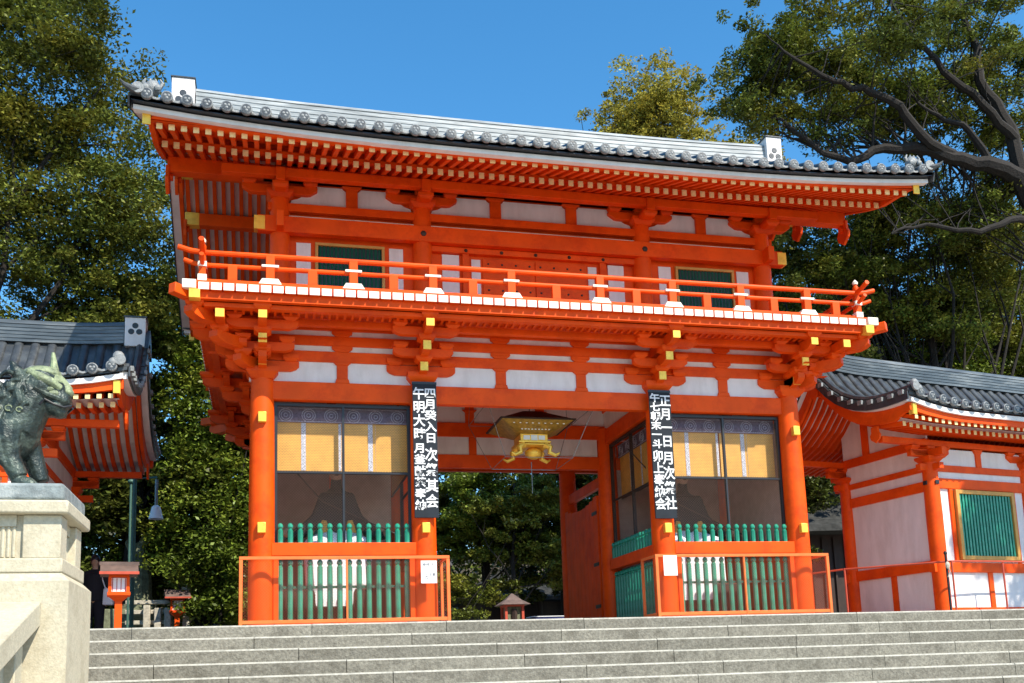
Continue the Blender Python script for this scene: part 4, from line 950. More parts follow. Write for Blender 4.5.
# ------------------------------------------------------------------ pedestal, lion-dog, sloping balustrade
pd = thing('statue_pedestal', 'cream stone pedestal with grey top slab and carved frieze, carrying the bronze lion-dog', 'pedestal', (-7.55, -5.5, 0))
def pbx(nm, mt, hw, hd, z0, z1, bv=.015, hw2=None, hd2=None):
    m = MB(); m.frus(0, 0, z0, z1, hw, hd, hw2 or hw, hd2 or hd); return m.build(nm, [mt], pd, bevel=bv)
pbx('base_block', CREAM, 1.12, .64, -2.46, .22, .0); pbx('base_shoulder', CREAM, 1.12, .64, .22, .30, 0, 1.04, .585)
pbx('plinth_slab', CREAM, 1.05, .60, .302, .44); 
pbx('frieze_core', CREAM, .93, .50, .44, .86, .0)
for sx in (-1, 1):
    for sy in (-1, 1):
        m = MB(); m.box(sx * .79 - .17 + .06 * sx, sx * .79 + .17 + .06 * sx, sy * .40 - .15, sy * .40 + .15, .441, .859); m.build('corner_pier', [CREAM], pd, bevel=.012)
m = MB()
for k in range(26):
    x = -.60 + k * .048; m.tube([(x, -.505, .46), (x, -.505, .72)], .017, 6); m.ell((x, -.505, .735), (.02, .015, .018), 6, 4)
m.box(-.62, .62, -.53, -.49, .75, .858); m.build('carved_frieze', [CREAM], pd)
m = MB()
for k in range(12):
    y = -.24 + k * .044; m.tube([(.935, y, .46), (.935, y, .74)], .015, 6)
m.box(.90, .96, -.25, .25, .75, .858); m.build('carved_frieze', [CREAM], pd)
pbx('cornice_slab', CREAM, 1.09, .64, .862, .99, .02); pbx('top_slab', GREYST, 1.04, .60, .992, 1.16, .03)

bs = thing('stair_balustrade', 'pale stone balustrade sloping down beside the steps from the pedestal to the lower left corner', 'balustrade', (-6.98, -6.14, 0))
sl_ = -.31
def slab(m, x0, x1, y0, y1, z0, z1):  # z given at y=0, sloping down towards -y
    v = [(x, y, z + (y) * -sl_) for z in (z0, z1) for x, y in ((x0, y0), (x1, y0), (x1, y1), (x0, y1))]
    m.add(v, [(3, 2, 1, 0), (4, 5, 6, 7), (0, 1, 5, 4), (1, 2, 6, 5), (2, 3, 7, 6), (3, 0, 4, 7)])
m = MB(); slab(m, -.34, .32, -7, 0, -.20, .03); m.build('coping', [CREAM], bs, bevel=.015)
m = MB(); slab(m, -.22, .20, -7, 0, -.32, -.203); m.build('sub_coping', [CREAM], bs, bevel=.01)
m = MB(); slab(m, -.12, .10, -7, 0, -2.9, -.323); m.build('wall_panel', [CREAM], bs)
for i in range(5):
    y = -.2 - i * 1.4; m = MB(); m.box(-.2, .19, y - .14, y + .14, -2.46, -.32 + y * -sl_); m.build('pier', [CREAM], bs, bevel=.01)

ld = thing('lion_dog_statue', 'dark bronze lion-dog with pale green patina and a horn on the stone pedestal', 'statue', (-7.13, -5.55, 1.16)); ld.scale = (1, 1.05, 1.06)
K = 1 / 95.0
def L(px, py, w_=0.0): return Vector(((px - 18) * K, w_, (482 - py) * K))
m = MB(); k = K
def E_(px, py, w_, rx_, ry_, rz_): m.ell(L(px, py, w_), (rx_ * k, ry_ * k, rz_ * k), 14, 10)
# torso to the left, chest, neck
m.tube([L(-62, 440), L(-35, 428), L(-5, 422), L(15, 425)], [30 * k, 29 * k, 27 * k, 26 * k], 16)
E_(18, 425, 0, 25, 22, 30); E_(28, 425, 0, 18, 17, 22)
m.tube([L(22, 425), L(30, 405), L(38, 392)], [23 * k, 22 * k, 20 * k], 16)
# head
E_(42, 385, 0, 21, 20, 20); E_(34, 392, 0, 20, 21, 19); E_(53, 388, 0, 15, 15, 14); E_(60, 395, 0, 10, 13, 11); E_(56, 403, 0, 13, 13, 9); E_(64, 397, 0, 8, 12, 9); E_(60, 408, 0, 8, 10, 5); E_(67, 390, 0, 5, 6, 4.5); E_(50, 376, 0, 12, 11, 7)
for sy in (-1, 1):
    m.tube([L(30, 384, sy * 14 * k), L(25, 374, sy * 18 * k), L(20, 366, sy * 19 * k)], [8 * k, 6 * k, 1.6 * k], 8)
    # front legs
m.tube([L(18, 425, -11 * k), L(19, 440, -15 * k), L(23, 455, -15 * k), L(31, 471, -15 * k)], [17 * k, 13 * k, 9.5 * k, 8 * k], 12)
E_(35, 476, -15 * k, 11, 9, 6)
for j in range(4): E_(42 + (j % 2) * 1.5, 478, (-22 + j * 4.6) * k, 5, 2.6, 4)
m.tube([L(28, 430, 11 * k), L(36, 448, 14 * k), L(44, 470, 14 * k)], [14 * k, 10 * k, 8 * k], 12)
E_(50, 477, 14 * k, 11, 9, 5.5)
for j in range(4): E_(58, 479, (7 + j * 4.6) * k, 5, 2.6, 3.6)
m.tube([L(-70, 448, -16 * k), L(-60, 465, -20 * k), L(-48, 476, -20 * k)], [22 * k, 15 * k, 8 * k], 12); m.tube([L(-70, 448, 16 * k), L(-60, 465, 20 * k), L(-48, 476, 20 * k)], [22 * k, 15 * k, 8 * k], 12)
E_(-40, 477, -20 * k, 12, 8, 5); E_(-40, 477, 20 * k, 12, 8, 5)
# flame on the shoulder
m.tube([L(10, 440, -24 * k), L(15, 455, -22 * k), L(24, 466, -20 * k)], [7 * k, 5 * k, 1.5 * k], 8)
body = fused('body', m, BRONZE, ld, .010, 1)
PATINA = mat("pale_patina", (0.25, 0.29, 0.16), 0.6, metal=0.1, var=0.4, scale=14, bump=0.5, bscale=50, dirt=(0.05, 0.07, 0.055), dscale=9, damt=0.9)
m = MB(); m.tube([L(56, 380), L(54.5, 366), L(53, 351)], [4.5 * k, 4 * k, 1.6 * k], 10); m.build('horn', [PATINA], ld)
m = MB(); m.ell(L(44, 372.5), (18 * k, 15 * k, 8 * k), 14, 8); m.ell(L(56, 380), (10 * k, 12 * k, 7 * k), 14, 8); m.tube([L(52, 375), L(62, 382), L(69, 388)], [9 * k, 7 * k, 5 * k], 10); m.ell(L(68, 389), (5.5 * k, 7 * k, 4.5 * k), 10, 6)
for sy in (-1, 1): m.tube([L(34, 374, sy * 13 * k), L(45, 379, sy * 16.5 * k), L(55, 383, sy * 14.5 * k), L(63, 387, sy * 9 * k)], [3.5 * k, 4.6 * k, 4.6 * k, 3.2 * k], 8); m.ell(L(56, 393, sy * 9.5 * k), (7 * k, 6 * k, 4.5 * k), 10, 6)
fused('brow', m, PATINA, ld, .008, 1)
for sy in (-1, 1):
    m = MB(); m.ell(L(53, 389, sy * 14 * k), (4.8 * k, 2.4 * k, 2.6 * k), 10, 6); m.build('eye', [PATINA], ld)
    m = MB(); m.tube([L(42, 384, sy * 16.5 * k), L(50, 387, sy * 15.5 * k), L(60, 392, sy * 11.5 * k)], [.8 * k, 1.9 * k, .9 * k], 6); m.build('eye_recess_shade', [BLACK], ld)  # black strip paints the shade of an uncarved eye recess
    m = MB(); m.tube([L(72, 402, sy * 4 * k), L(66, 405, sy * 10.5 * k), L(58, 403, sy * 13.2 * k), L(50, 399, sy * 15 * k), L(46, 404, sy * 15.5 * k)], 1.2 * k, 6); m.build('mouth_line', [BLACK], ld)
    m = MB(); m.tube([L(68, 398, sy * 8 * k), L(60, 397, sy * 13.0 * k), L(51, 394, sy * 15.5 * k), L(42, 390, sy * 18 * k), L(36, 394, sy * 18.5 * k)], [1.5 * k, 2.2 * k, 2.2 * k, 2 * k, 1 * k], 6); m.build('lip_ridge', [BRONZE], ld)
    m = MB(); rs = random.Random(5)
    m.tube([L(33, 380, sy * 15 * k), L(27, 392, sy * 18 * k), L(30, 403, sy * 19 * k), L(22, 414, sy * 20 * k)], [5 * k, 6 * k, 5 * k, 3 * k], 8)
    for (px, py, r_) in ((30, 411, 4.6), (21, 410, 5.4), (11, 411, 5.6), (14, 398, 6), (6, 402, 6), (20, 389, 5), (9, 389, 5), (-2, 406, 7)):
        m.ell(L(px, py, sy * 18 * k), (r_ * 1.25 * k, 5 * k, r_ * k), 10, 7)
    for j in range(6):
        m.tube([L(38 - j * 4, 376 + j * 1.5, sy * 15 * k), L(31 - j * 4, 384 + j * 2, sy * 19 * k), L(35 - j * 5, 394 + j * 2, sy * 19.5 * k), L(26 - j * 4, 404 + j * 1.5, sy * 19.5 * k)], [2.0 * k, 2.8 * k, 2.4 * k, 1.2 * k], 6)
    for (x0_, y0_, x1_, y1_, w0) in ((30, 384, 6, 396, 5), (28, 392, 4, 408, 5.5), (32, 400, 14, 420, 5), (24, 378, -2, 384, 4.5), (38, 404, 26, 424, 4.5), (12, 392, -12, 400, 6), (8, 404, -14, 416, 6)):
        pts_ = []
        for i_ in range(9):
            t_ = i_ / 8; nx, ny = -(y1_ - y0_), (x1_ - x0_); l_ = math.hypot(nx, ny); a_ = 3.2 * math.sin(t_ * 6.6)
            pts_.append(L(lerp(x0_, x1_, t_) + nx / l_ * a_, lerp(y0_, y1_, t_) + ny / l_ * a_, sy * (20.5 - 2 * t_) * k))
        m.tube(pts_, [w0 * k * (.55 - .045 * i_) for i_ in range(9)], 7)
    fused('mane', m, BRONZE, ld, .0055, 0)
    m = MB()
    for (px, py, r_) in ((30, 411, 4.6), (21, 410, 5.4), (11, 411, 5.6)):
        m.tube([L(px + r_ * .55 * math.cos(t), py - r_ * .45 * math.sin(t), sy * 22.5 * k) for t in frange(0, 5.2, 10)], .7 * k, 5)
    
    m.build('curl_patina', [PATINA], ld)  # pale patina rings on the mane curls
m = MB(); m.tube([L(-90, 450), L(-104, 425), L(-98, 395), L(-108, 370)], [8 * k, 12 * k, 10 * k, 2 * k], 10); m.build('tail', [BRONZE], ld)

# ------------------------------------------------------------------ small things behind
def post_lantern(x, y, lab, k=1.0, h=.62):
    t = thing('post_lantern', lab, 'lantern', (x, y, 0), R(8), 'vermilion post lanterns left of the gate')
    m = MB(); m.box(-.07 * k, .07 * k, -.07 * k, .07 * k, 0, h); m.build('post', [RED], t, bevel=.006)
    m = MB(); m.box(-.22 * k, .22 * k, -.22 * k, .22 * k, h, h + .07 * k); m.frus(0, 0, h - .1 * k, h, .08 * k, .08 * k, .19 * k, .19 * k); m.build('shelf', [RED], t, bevel=.006)
    z = h + .07 * k; m = MB()
    for sx in (-1, 1):
        for sy in (-1, 1): m.box(sx * .17 * k - .025, sx * .17 * k + .025, sy * .17 * k - .025, sy * .17 * k + .025, z, z + .30 * k)
    m.box(-.195 * k, .195 * k, -.195 * k, .195 * k, z + .30 * k, z + .36 * k); f = m.build('lamp_box', [RED], t)
    m = MB(); m.box(-.15 * k, .15 * k, -.15 * k, .15 * k, z + .01, z + .29 * k); 
    m.build('paper_pane', [PAPER], f)
    m = MB()
    for i in range(4): m.box((-.12 + i * .08) * k - .006, (-.12 + i * .08) * k + .006, -.155 * k, -.151 * k, z + .02, z + .28 * k)
    m.build('lattice_bars', [REDF], f)
    m = MB(); zr = z + .36 * k; m.prism([(-.40 * k, zr + .0), (-.38 * k, zr + .04), (-.2 * k, zr + .13 * k), (0, zr + .22 * k), (.2 * k, zr + .13 * k), (.38 * k, zr + .04), (.40 * k, zr), (0, zr + .12 * k)], 'x', -.36 * k, .36 * k); m.box(-.38 * k, .38 * k, -.04, .04, zr + .2 * k, zr + .27 * k); m.build('roof', [DROOFR], t)
    m = MB(); m.box(-.375 * k, .375 * k, -.41 * k, -.385 * k, zr - .015, zr + .03); m.build('eave_trim', [REDF], t)
DROOFR = mat("brown_shingle_roof", (0.13, 0.085, 0.07), .8, var=.3)
post_lantern(-6.95, 1.2, 'nearer vermilion post lantern with a brown roof, beside the pedestal', .80, .68)
post_lantern(-7.05, 14.0, 'farther small vermilion post lantern right of the stone fence', .95, 1.25)
sf = thing('stone_fence', 'weathered stone post and rail fence between the two post lanterns', 'fence', (-7.45, 14.2, 0)); sf.scale = (1.15, 1.15, 1.2)
for i, x in enumerate((-.38, -.12, .12, .55)):
    m = MB(); h = (1.25, 1.18, 1.18, 1.5)[i]; m.box(x - .08, x + .08, -.08, .08, 0, h); 
    m.build('stone_post', [PALEST], sf, bevel=.02)
m = MB(); m.lathe([(.07, 1.5), (.11, 1.56), (.12, 1.64), (.09, 1.72), (.02, 1.76)], (.55, 0, 0), 12); m.build('post_cap', [PALEST], sf)
for z in (.55, .8, 1.05, 1.28):
    m = MB(); m.box(-.9, .5, .09, .2, z, z + .1); m.build('stone_rail', [PALEST], sf, bevel=.012)
mo = thing('stone_monument', 'mossy stepped stone monument with a small statue, behind the stone fence', 'monument', (-8.25, 15.5, 0)); mo.scale = (1.1, 1.1, 1.12)
m = MB(); m.frus(0, 0, 0, 1.3, .9, .8, .8, .7); m.build('base', [MOSS_SHADE], mo, bevel=.03)
m = MB(); m.lathe([(.5, 1.3), (.48, 1.42), (.34, 1.5), (.32, 2.0), (.26, 2.5), (.30, 2.55), (.30, 2.62)], n=10); m.build('shaft', [MOSS_SHADE], mo)
m = MB(); m.ell((0, 0, 2.85), (.24, .2, .28)); m.ell((.12, -.05, 3.15), (.14, .12, .14)); m.ell((-.15, 0, 2.75), (.18, .2, .18)); m.tube([(-.2, 0, 2.8), (-.36, 0, 3.1), (-.25, 0, 3.3)], [.07, .06, .02], 8); fused('figure', m, MOSS_SHADE, mo, .03)
po = thing('green_pole', 'thin dark green pole standing in front of the bushes left of the gate', 'pole', (-8.35, 13.8, 0)); po.scale = (1.1, 1.1, 1.16)
m = MB(); m.tube([(0, 0, 0), (0, 0, 4.3)], .03, 10); m.build('shaft', [POLEG], po); m = MB(); m.ell((0, 0, 4.32), (.09, .09, .06)); m.build('cap', [POLEG], po)
lp = thing('hanging_lamp', 'white enamel shade lamp hanging from a bracket pole between bushes and gate', 'lamp', (-7.08, 8, 0))
m = MB(); m.tube([(0, .0, 3.95), (0, 0, 3.35)], .035, 8); m.build('drop_rod', [STEEL], lp)
m = MB(); m.tube([(-.5, .2, 0), (-.5, .2, 4.0), (0, .0, 4.0)], [.05, .045, .03], 8); m.build('pole', [POLEG], lp)
m = MB(); m.lathe([(.05, 3.34), (.10, 3.30), (.14, 3.12), (.17, 3.02), (.16, 3.02), (.12, 3.12), (.04, 3.25)], n=16); m.build('lamp_shade', [LAMPW], lp)
# person half hidden behind the pedestal
pe = thing('person', 'person in dark clothes with a white bag, half hidden behind the stone pedestal', 'person', (-7.82, 4.5, 0))
m = MB()
m.tube([(-.10, 0, .08), (-.10, -.02, .48), (-.09, 0, .86)], [.055, .07, .10], 12); m.tube([(.12, -.1, .08), (.11, -.10, .48), (.08, -.0, .86)], [.055, .07, .10], 12)
m.ell((0, 0, .92), (.18, .13, .15)); m.tube([(0, 0, .9), (0, 0, 1.15), (0, .01, 1.36)], [.17, .16, .17], 14); m.ell((0, 0, 1.36), (.21, .12, .10)); m.tube([(0, 0, 1.4), (0, 0, 1.56)], .055, 10)
m.ell((0, 0, 1.64), (.078, .098, .115)); m.ell((0, -.10, 1.63), (.014, .02, .02)); m.ell((-.08, 0, 1.64), (.012, .02, .03)); m.ell((.08, 0, 1.64), (.012, .02, .03))
for s in (-1, 1): m.tube([(s * .19, 0, 1.37), (s * .25, -.0, 1.10), (s * .24, -.12, .88)], [.06, .05, .036], 10)
fused('body', m, SKIN, pe, .014, 2)
m = MB(); m.tube([(0, 0, .86), (0, 0, 1.15), (0, .01, 1.38)], [.20, .185, .19], 16); m.ell((0, 0, 1.38), (.235, .14, .11))
for s in (-1, 1): m.tube([(s * .20, 0, 1.37), (s * .265, 0, 1.10), (s * .25, -.1, .93)], [.075, .065, .05], 12)
fused('coat', m, DCLOTH, pe, .016, 2)
m = MB()
for s, y in ((-1, 0), (1, -.1)): m.tube([(s * .11, y, .07), (s * .11, y * .9, .48), (s * .08, 0, .92)], [.08, .09, .125], 12)
fused('trousers', m, DCLOTH, pe, .016, 2)
m = MB(); m.ell((0, .015, 1.665), (.092, .11, .115), 14, 10); m.ell((0, .05, 1.60), (.085, .08, .12)); fused('hair', m, BLACK, pe, .014, 1)
for s, y in ((-1, -.03), (1, -.14)):
    m = MB(); m.ell((s * .12, y - .04, .04), (.05, .13, .045)); m.box(s * .12 - .045, s * .12 + .045, y - .15, y + .07, 0, .02); fused('shoe', m, CLOTHW, pe, .012, 1)
    m = MB()
    hx = s * .24
    m.ell((hx, -.14, .84), (.022, .035, .045), 8, 6)
    for f in range(4): m.tube([(hx, -.165 + f * .017, .82), (hx, -.165 + f * .017, .775), (hx - s * .01, -.16 + f * .017, .75 + f * .003)], [.009, .008, .006], 6)
    m.tube([(hx - s * .01, -.165, .85), (hx - s * .02, -.19, .81)], [.010, .007], 6); m.build('hand', [SKIN], pe)
bgp = thing('shoulder_bag', 'white bag at the side of the half hidden person by the pedestal', 'bag', (-7.55, 4.4, .78))
m = MB(); m.prism([(-.10, 0), (.10, .0), (.07, .28), (-.05, .34), (-.09, .3)], 'y', -.09, .09); m.build('pouch', [CLOTHW], bgp, bevel=.02)
m = MB(); m.tube([(-.06, 0, .32), (-.12, 0, .5), (-.15, 0, .62)], .012, 6); m.build('strap', [CLOTHW], bgp)

# seen through the passage
rh = thing('lantern_shrine', 'small red lantern house with a pointed brown roof, seen through the passage', 'lantern', (3.27, 16, 0))
m = MB(); m.box(-.28, .28, -.28, .28, 0, .85); m.build('base', [REDF], rh)
m = MB()
for sx in (-1, 1):
    for sy in (-1, 1): m.box(sx * .28 - .04, sx * .28 + .04, sy * .28 - .04, sy * .28 + .04, .85, 1.38)
m.box(-.34, .34, -.34, .34, .80, .87); m.box(-.33, .33, -.33, .33, 1.38, 1.44); m.build('frame', [REDF], rh)
m = MB(); m.box(-.24, .24, -.24, .24, .87, 1.38); m.build('paper_pane', [MOSS_SHADE], rh)  # dim stone colour on the paper stands in for shade
m = MB(); m.tube([(0, -.25, .95), (0, -.25, 1.3)], .10, 6); m.build('crest_disc', [DARKW], rh)
m = MB(); m.frus(0, 0, 1.44, 1.60, .50, .50, .26, .26); m.frus(0, 0, 1.60, 1.82, .26, .26, .03, .03); m.build('roof', [DROOFR], rh)
pv = thing('dark_pavilion', 'low dark roofed shrine pavilion under the trees beyond the passage', 'building', (6.4, 29, 0), R(12)); pv.scale = (.95, .95, .95)
for x in (-2.2, -.8, .8, 2.2):
    m = MB(); m.tube([(x, -1.5, 0), (x, -1.5, 2.6)], .12, 10); m.build('column', [DARKW], pv)
m = MB(); m.box(-2.1, 2.1, -1.2, 1.6, 0, 2.6); m.build('wall', [DARKW], pv)
m = MB(); m.frus(0, 0, 2.55, 2.72, 3.2, 2.4, 3.15, 2.35); m.frus(0, 0, 2.72, 3.5, 3.15, 2.35, 1.2, .7); m.frus(0, 0, 3.5, 4.0, 1.5, .9, .7, .1); m.box(-.9, .9, -.12, .12, 3.95, 4.2); m.build('roof', [DROOF], pv)
bt = thing('trestle_table', 'low blue covered table behind the gate, right of the red lantern house', 'table', (3.5, 12, 0))
m = MB(); m.box(-.7, .7, -.3, .3, .72, .80); m.box(-.7, .7, -.31, -.29, .45, .72); m.build('blue_cover', [BLUE], bt, bevel=.01)
m = MB(); m.box(-.72, .72, -.32, .32, .80, .82); m.build('table_top', [CLOTHW], bt)
for x in (-.6, .6):
    m = MB(); m.box(x - .03, x + .03, -.25, .25, 0, .72); m.build('leg', [STEEL], bt)
sb = thing('small_shrine_building', 'grey roofed small shrine with lattice front seen between the gate and right wing', 'building', (12.6, 13, 0), R(-10))
m = MB(); m.box(-1.6, 1.6, -1.0, 1.2, 0, 3.3); m.build('wall', [DARKW], sb)
for i in range(9):
    m = MB(); m.box(-1.5 + i * .36, -1.44 + i * .36, -1.06, -1.0, .3, 3.1); m.build('front_post', [DARKW], sb)
m = MB(); m.prism([(-2.0, 3.2), (-1.9, 3.4), (-1, 3.8), (0, 4.6), (1, 3.8), (1.9, 3.4), (2.0, 3.2)], 'x', -2.3, 2.3); m.box(-2.3, 2.3, -.15, .15, 4.55, 4.8); m.build('roof', [DROOF], sb)

# ------------------------------------------------------------------ trees
def leaves(name, parent, m, clumps, size, asp=.5, flat=.55):
    """clumps: array of (x,y,z,r,n) leaf clumps; one mesh of small folded leaves"""
    P = []
    for (x, y, z, r, n) in clumps:
        n = int(n); d = RNG.normal(size=(n, 3)); d /= np.linalg.norm(d, axis=1)[:, None]; rad = r * RNG.random(n) ** .45
        q = d * rad[:, None]; q[:, 2] *= .7; P.append(q + np.array((x, y, z)))
    P = np.concatenate(P); n = len(P)
    nrm = RNG.normal(size=(n, 3)); nrm[:, 2] = np.abs(nrm[:, 2]) + flat; nrm /= np.linalg.norm(nrm, axis=1)[:, None]
    t = np.cross(nrm, RNG.normal(size=(n, 3))); t /= np.linalg.norm(t, axis=1)[:, None]; b = np.cross(nrm, t)
    sz = size * (0.65 + .7 * RNG.random(n))[:, None]
    V = np.empty((n, 4, 3)); V[:, 0] = P - t * sz; V[:, 1] = P + b * sz * asp - nrm * sz * .12; V[:, 2] = P + t * sz; V[:, 3] = P - b * sz * asp - nrm * sz * .12
    me = bpy.data.meshes.new(name); me.vertices.add(n * 4); me.vertices.foreach_set("co", V.reshape(-1)); me.loops.add(n * 4); me.loops.foreach_set("vertex_index", np.arange(n * 4, dtype=np.int32))
    me.polygons.add(n); me.polygons.foreach_set("loop_start", np.arange(0, n * 4, 4, dtype=np.int32)); me.update(calc_edges=True); me.materials.append(m)
    o = bpy.data.objects.new(name, me); COL.objects.link(o); o.parent = parent; return o
def curve_pts(a, b, n, wob, sag=0):
    a = np.array(a, float); b = np.array(b, float); pts = []; off = np.zeros(3); L_ = np.linalg.norm(b - a)
    for i in range(n + 1):
        t = i / n; off = off + RNG.normal(size=3) * wob * L_ / n if 0 < i < n else off
        pts.append(tuple(a + (b - a) * t + off * math.sin(math.pi * min(1, t * 1.0)) + np.array((0, 0, sag * math.sin(math.pi * t)))))
    return pts
def tree(kind, label, base, height, blobs, leafm, nclump, per, size, crad, trunk_r=.35, limbs=14, group=None, extra=None, shell=.5, twigs=2, trunk_top=None, bough=9):
    """blobs: (x,y,z,rx,ry,rz) ellipsoids relative to the base"""
    t = thing(kind, label, 'tree', (base[0], base[1], 0), 0, group)
    w_ = np.array([b[3] * b[4] * b[5] for b in blobs]) ** .67; w_ /= w_.sum(); cl = []
    nb = max(6, nclump // bough)
    for i in range(nb):
        b = blobs[RNG.choice(len(blobs), p=w_)]
        d = RNG.normal(size=3); d /= np.linalg.norm(d); r = (shell + (1 - shell) * RNG.random()) * (.88 + .2 * RNG.random())
        c = np.array((b[0] + d[0] * b[3] * r, b[1] + d[1] * b[4] * r, b[2] + d[2] * b[5] * r)); br = crad * (1.1 + 1.0 * RNG.random())
        for j in range(bough):
            q_ = RNG.normal(size=3); q_ /= np.linalg.norm(q_); q_ = q_ * br * RNG.random() ** .5; q_[2] = abs(q_[2]) * .55 - .15
            cl.append((c[0] + q_[0], c[1] + q_[1], max(.3, c[2] + q_[2]), crad * (.35 + .4 * RNG.random()), per * (.5 + RNG.random())))
    m = MB(); top = trunk_top or (blobs[0][0], blobs[0][1], height * .8); tp = curve_pts((0, 0, -.1), top, 8, .05); m.tube(tp, [trunk_r * (1 - .085 * i) for i in range(9)], 10)
    tr_ = m.build('trunk', [BARK], t)
    m = MB()
    for i in range(limbs):
        c = cl[RNG.integers(len(cl))]; k = RNG.integers(2, 7); p = tp[k]; pts = curve_pts(p, c[:3], 6, .12); r0 = trunk_r * (.45 - .04 * k)
        m.tube(pts, [max(.012, r0 * (1 - .15 * j)) for j in range(7)], 6)
        for q in range(twigs):
            c2 = cl[RNG.integers(len(cl))]; 
            best = min((cl[j] for j in RNG.integers(0, len(cl), 12)), key=lambda u: (u[0] - c[0]) ** 2 + (u[1] - c[1]) ** 2 + (u[2] - c[2]) ** 2)
            pp = curve_pts(pts[3 + q % 3], best[:3], 4, .15); m.tube(pp, [max(.008, r0 * .35 * (1 - .2 * j)) for j in range(5)], 5)
    if extra:
        for pts, r0, r1 in extra:
            P_ = [np.array(p) for p in pts]; sm_ = []
            for i in range(len(P_) - 1):
                a_, b_, c_, d_ = P_[max(0, i - 1)], P_[i], P_[i + 1], P_[min(len(P_) - 1, i + 2)]
                for t_ in (0, .25, .5, .75): sm_.append(.5 * (2 * b_ + (c_ - a_) * t_ + (2 * a_ - 5 * b_ + 4 * c_ - d_) * t_ ** 2 + (3 * b_ - a_ - 3 * c_ + d_) * t_ ** 3) + RNG.normal(size=3) * .035)
            pts = [tuple(q_) for q_ in sm_ + [P_[-1]]]; r0 *= .85
            n = len(pts); m.tube(pts, [lerp(r0, r1, i / (n - 1)) for i in range(n)], 8)
            for q in range(int(n * 1.9)):
                p = pts[RNG.integers(1, n)]; best = min((cl[j] for j in RNG.integers(0, len(cl), 30)), key=lambda u: (u[0] - p[0]) ** 2 + (u[1] - p[1]) ** 2 + (u[2] - p[2]) ** 2)
                pp = curve_pts(p, best[:3], 5, .16); m.tube(pp, [max(.012, lerp(r0, r1, .6) * .28 * (1 - .17 * j)) for j in range(6)], 5)
    m.build('limbs', [BARK], t)
    leaves('crown', t, leafm, cl, size)
    return t
TG = 'trees behind the gate'
# big evergreen on the left
tree('evergreen_tree', 'huge olive green evergreen filling the upper left corner beside the gate roof', (-14, 12), 22,
     [(0.6, 0, 15.5, 4.2, 4, 4.5), (4.0, 0, 15.6, 2.0, 2.2, 3.4), (5.2, .5, 11.6, 1.7, 2, 3.0), (2.6, 0, 19.5, 2.4, 2.2, 2.6), (3.2, 1, 11, 3.0, 3.5, 4.5), (-2, 0, 11, 4.5, 4, 5), (1, 0, 20.5, 4.0, 4, 3.5), (-3, 0, 17, 4, 4, 4.5), (2.5, .5, 7, 3.0, 3, 3)], L_OLIVE, 2300, 135, .066, .95, .42, 26, TG, shell=.35, bough=12)
tree('evergreen_tree', 'dark evergreen behind the left wing roof with broad spreading crown', (-8.5, 16), 14,
     [(0, 0, 8.5, 3.2, 2.5, 4.0), (2.2, 0, 5, 2.8, 2.5, 3.0), (-2.5, 0, 5, 3.2, 2.5, 3.4)], L_DARK, 620, 110, .10, .7, .3, 12, TG)
def bush(lab, base, blobs, m_, n, per, size, crad, kind='evergreen_shrub'):
    t = thing(kind, lab, 'shrub', (base[0], base[1], 0), 0, 'shrubs left of the gate'); cl = []
    w_ = np.array([b[3] * b[4] * b[5] for b in blobs]) ** .67; w_ /= w_.sum()
    for i in range(n):
        b = blobs[RNG.choice(len(blobs), p=w_)]; d = RNG.normal(size=3); d /= np.linalg.norm(d); r = .6 + .45 * RNG.random()
        cl.append((b[0] + d[0] * b[3] * r, b[1] + d[1] * b[4] * r, max(.15, b[2] + d[2] * b[5] * r), crad * (.6 + .8 * RNG.random()), per))
    m = MB()
    for i in range(9):
        c = cl[RNG.integers(len(cl))]; m.tube(curve_pts((RNG.normal() * .12, RNG.normal() * .12, 0), c[:3], 6, .1), [.06, .05, .045, .035, .028, .02, .01], 6)
    m.build('stems', [BARK], t); leaves('foliage', t, m_, cl, size)
bush('tall glossy evergreen shrub against the left side of the gate', (-6.2, 14.6), [(0, 0, 4.0, 1.6, 1.3, 3.6), (.3, 0, 7.4, 1.6, 1.3, 2.2), (1.3, .2, 2.6, 1.3, 1.2, 2.8), (-.6, 0, 9.6, 1.3, 1.2, 1.8)], L_GREEN, 620, 120, .07, .5)
bush('broad glossy evergreen shrub below the left wing eave, behind the green pole', (-9.2, 17.6), [(0, 0, 3.9, 2.2, 1.2, 3.0), (1.2, 0, 3.0, 1.8, 1.2, 2.8), (-1.8, 0, 3.6, 1.6, 1.2, 3.0)], L_GREEN, 480, 115, .075, .5)
# through the passage
tree('evergreen_tree', 'bright green leafy tree straight beyond the passage', (3.6, 22), 9, [(.4, 0, 6, 2.6, 1.8, 2.4), (-.8, 0, 4.8, 2.2, 1.8, 2.2), (2.2, .3, 5, 2.0, 1.6, 2.2)], L_GREEN, 620, 120, .07, .6, .16, 14, TG, shell=.3)
tree('evergreen_tree', 'leafy dark tree directly behind the red lantern house, beyond the passage', (4.6, 20.5), 8, [(0, 0, 3.9, 2.2, 1.2, 2.0), (-2.2, .2, 3.0, 1.6, 1.0, 1.7), (1.8, 0, 3.2, 1.6, 1.0, 1.6), (.3, 0, 5.6, 2.2, 1.2, 1.3)], L_CAM, 420, 110, .07, .5, .12, 12, TG, shell=.2)
tree('evergreen_tree', 'dark slender tree left of centre beyond the passage', (.9, 24), 10, [(0, 0, 5.5, 1.7, 1.6, 4.5), (-1.6, 0, 4, 1.6, 1.4, 3.4)], L_DARK, 420, 95, .085, .6, .14, 10, TG)
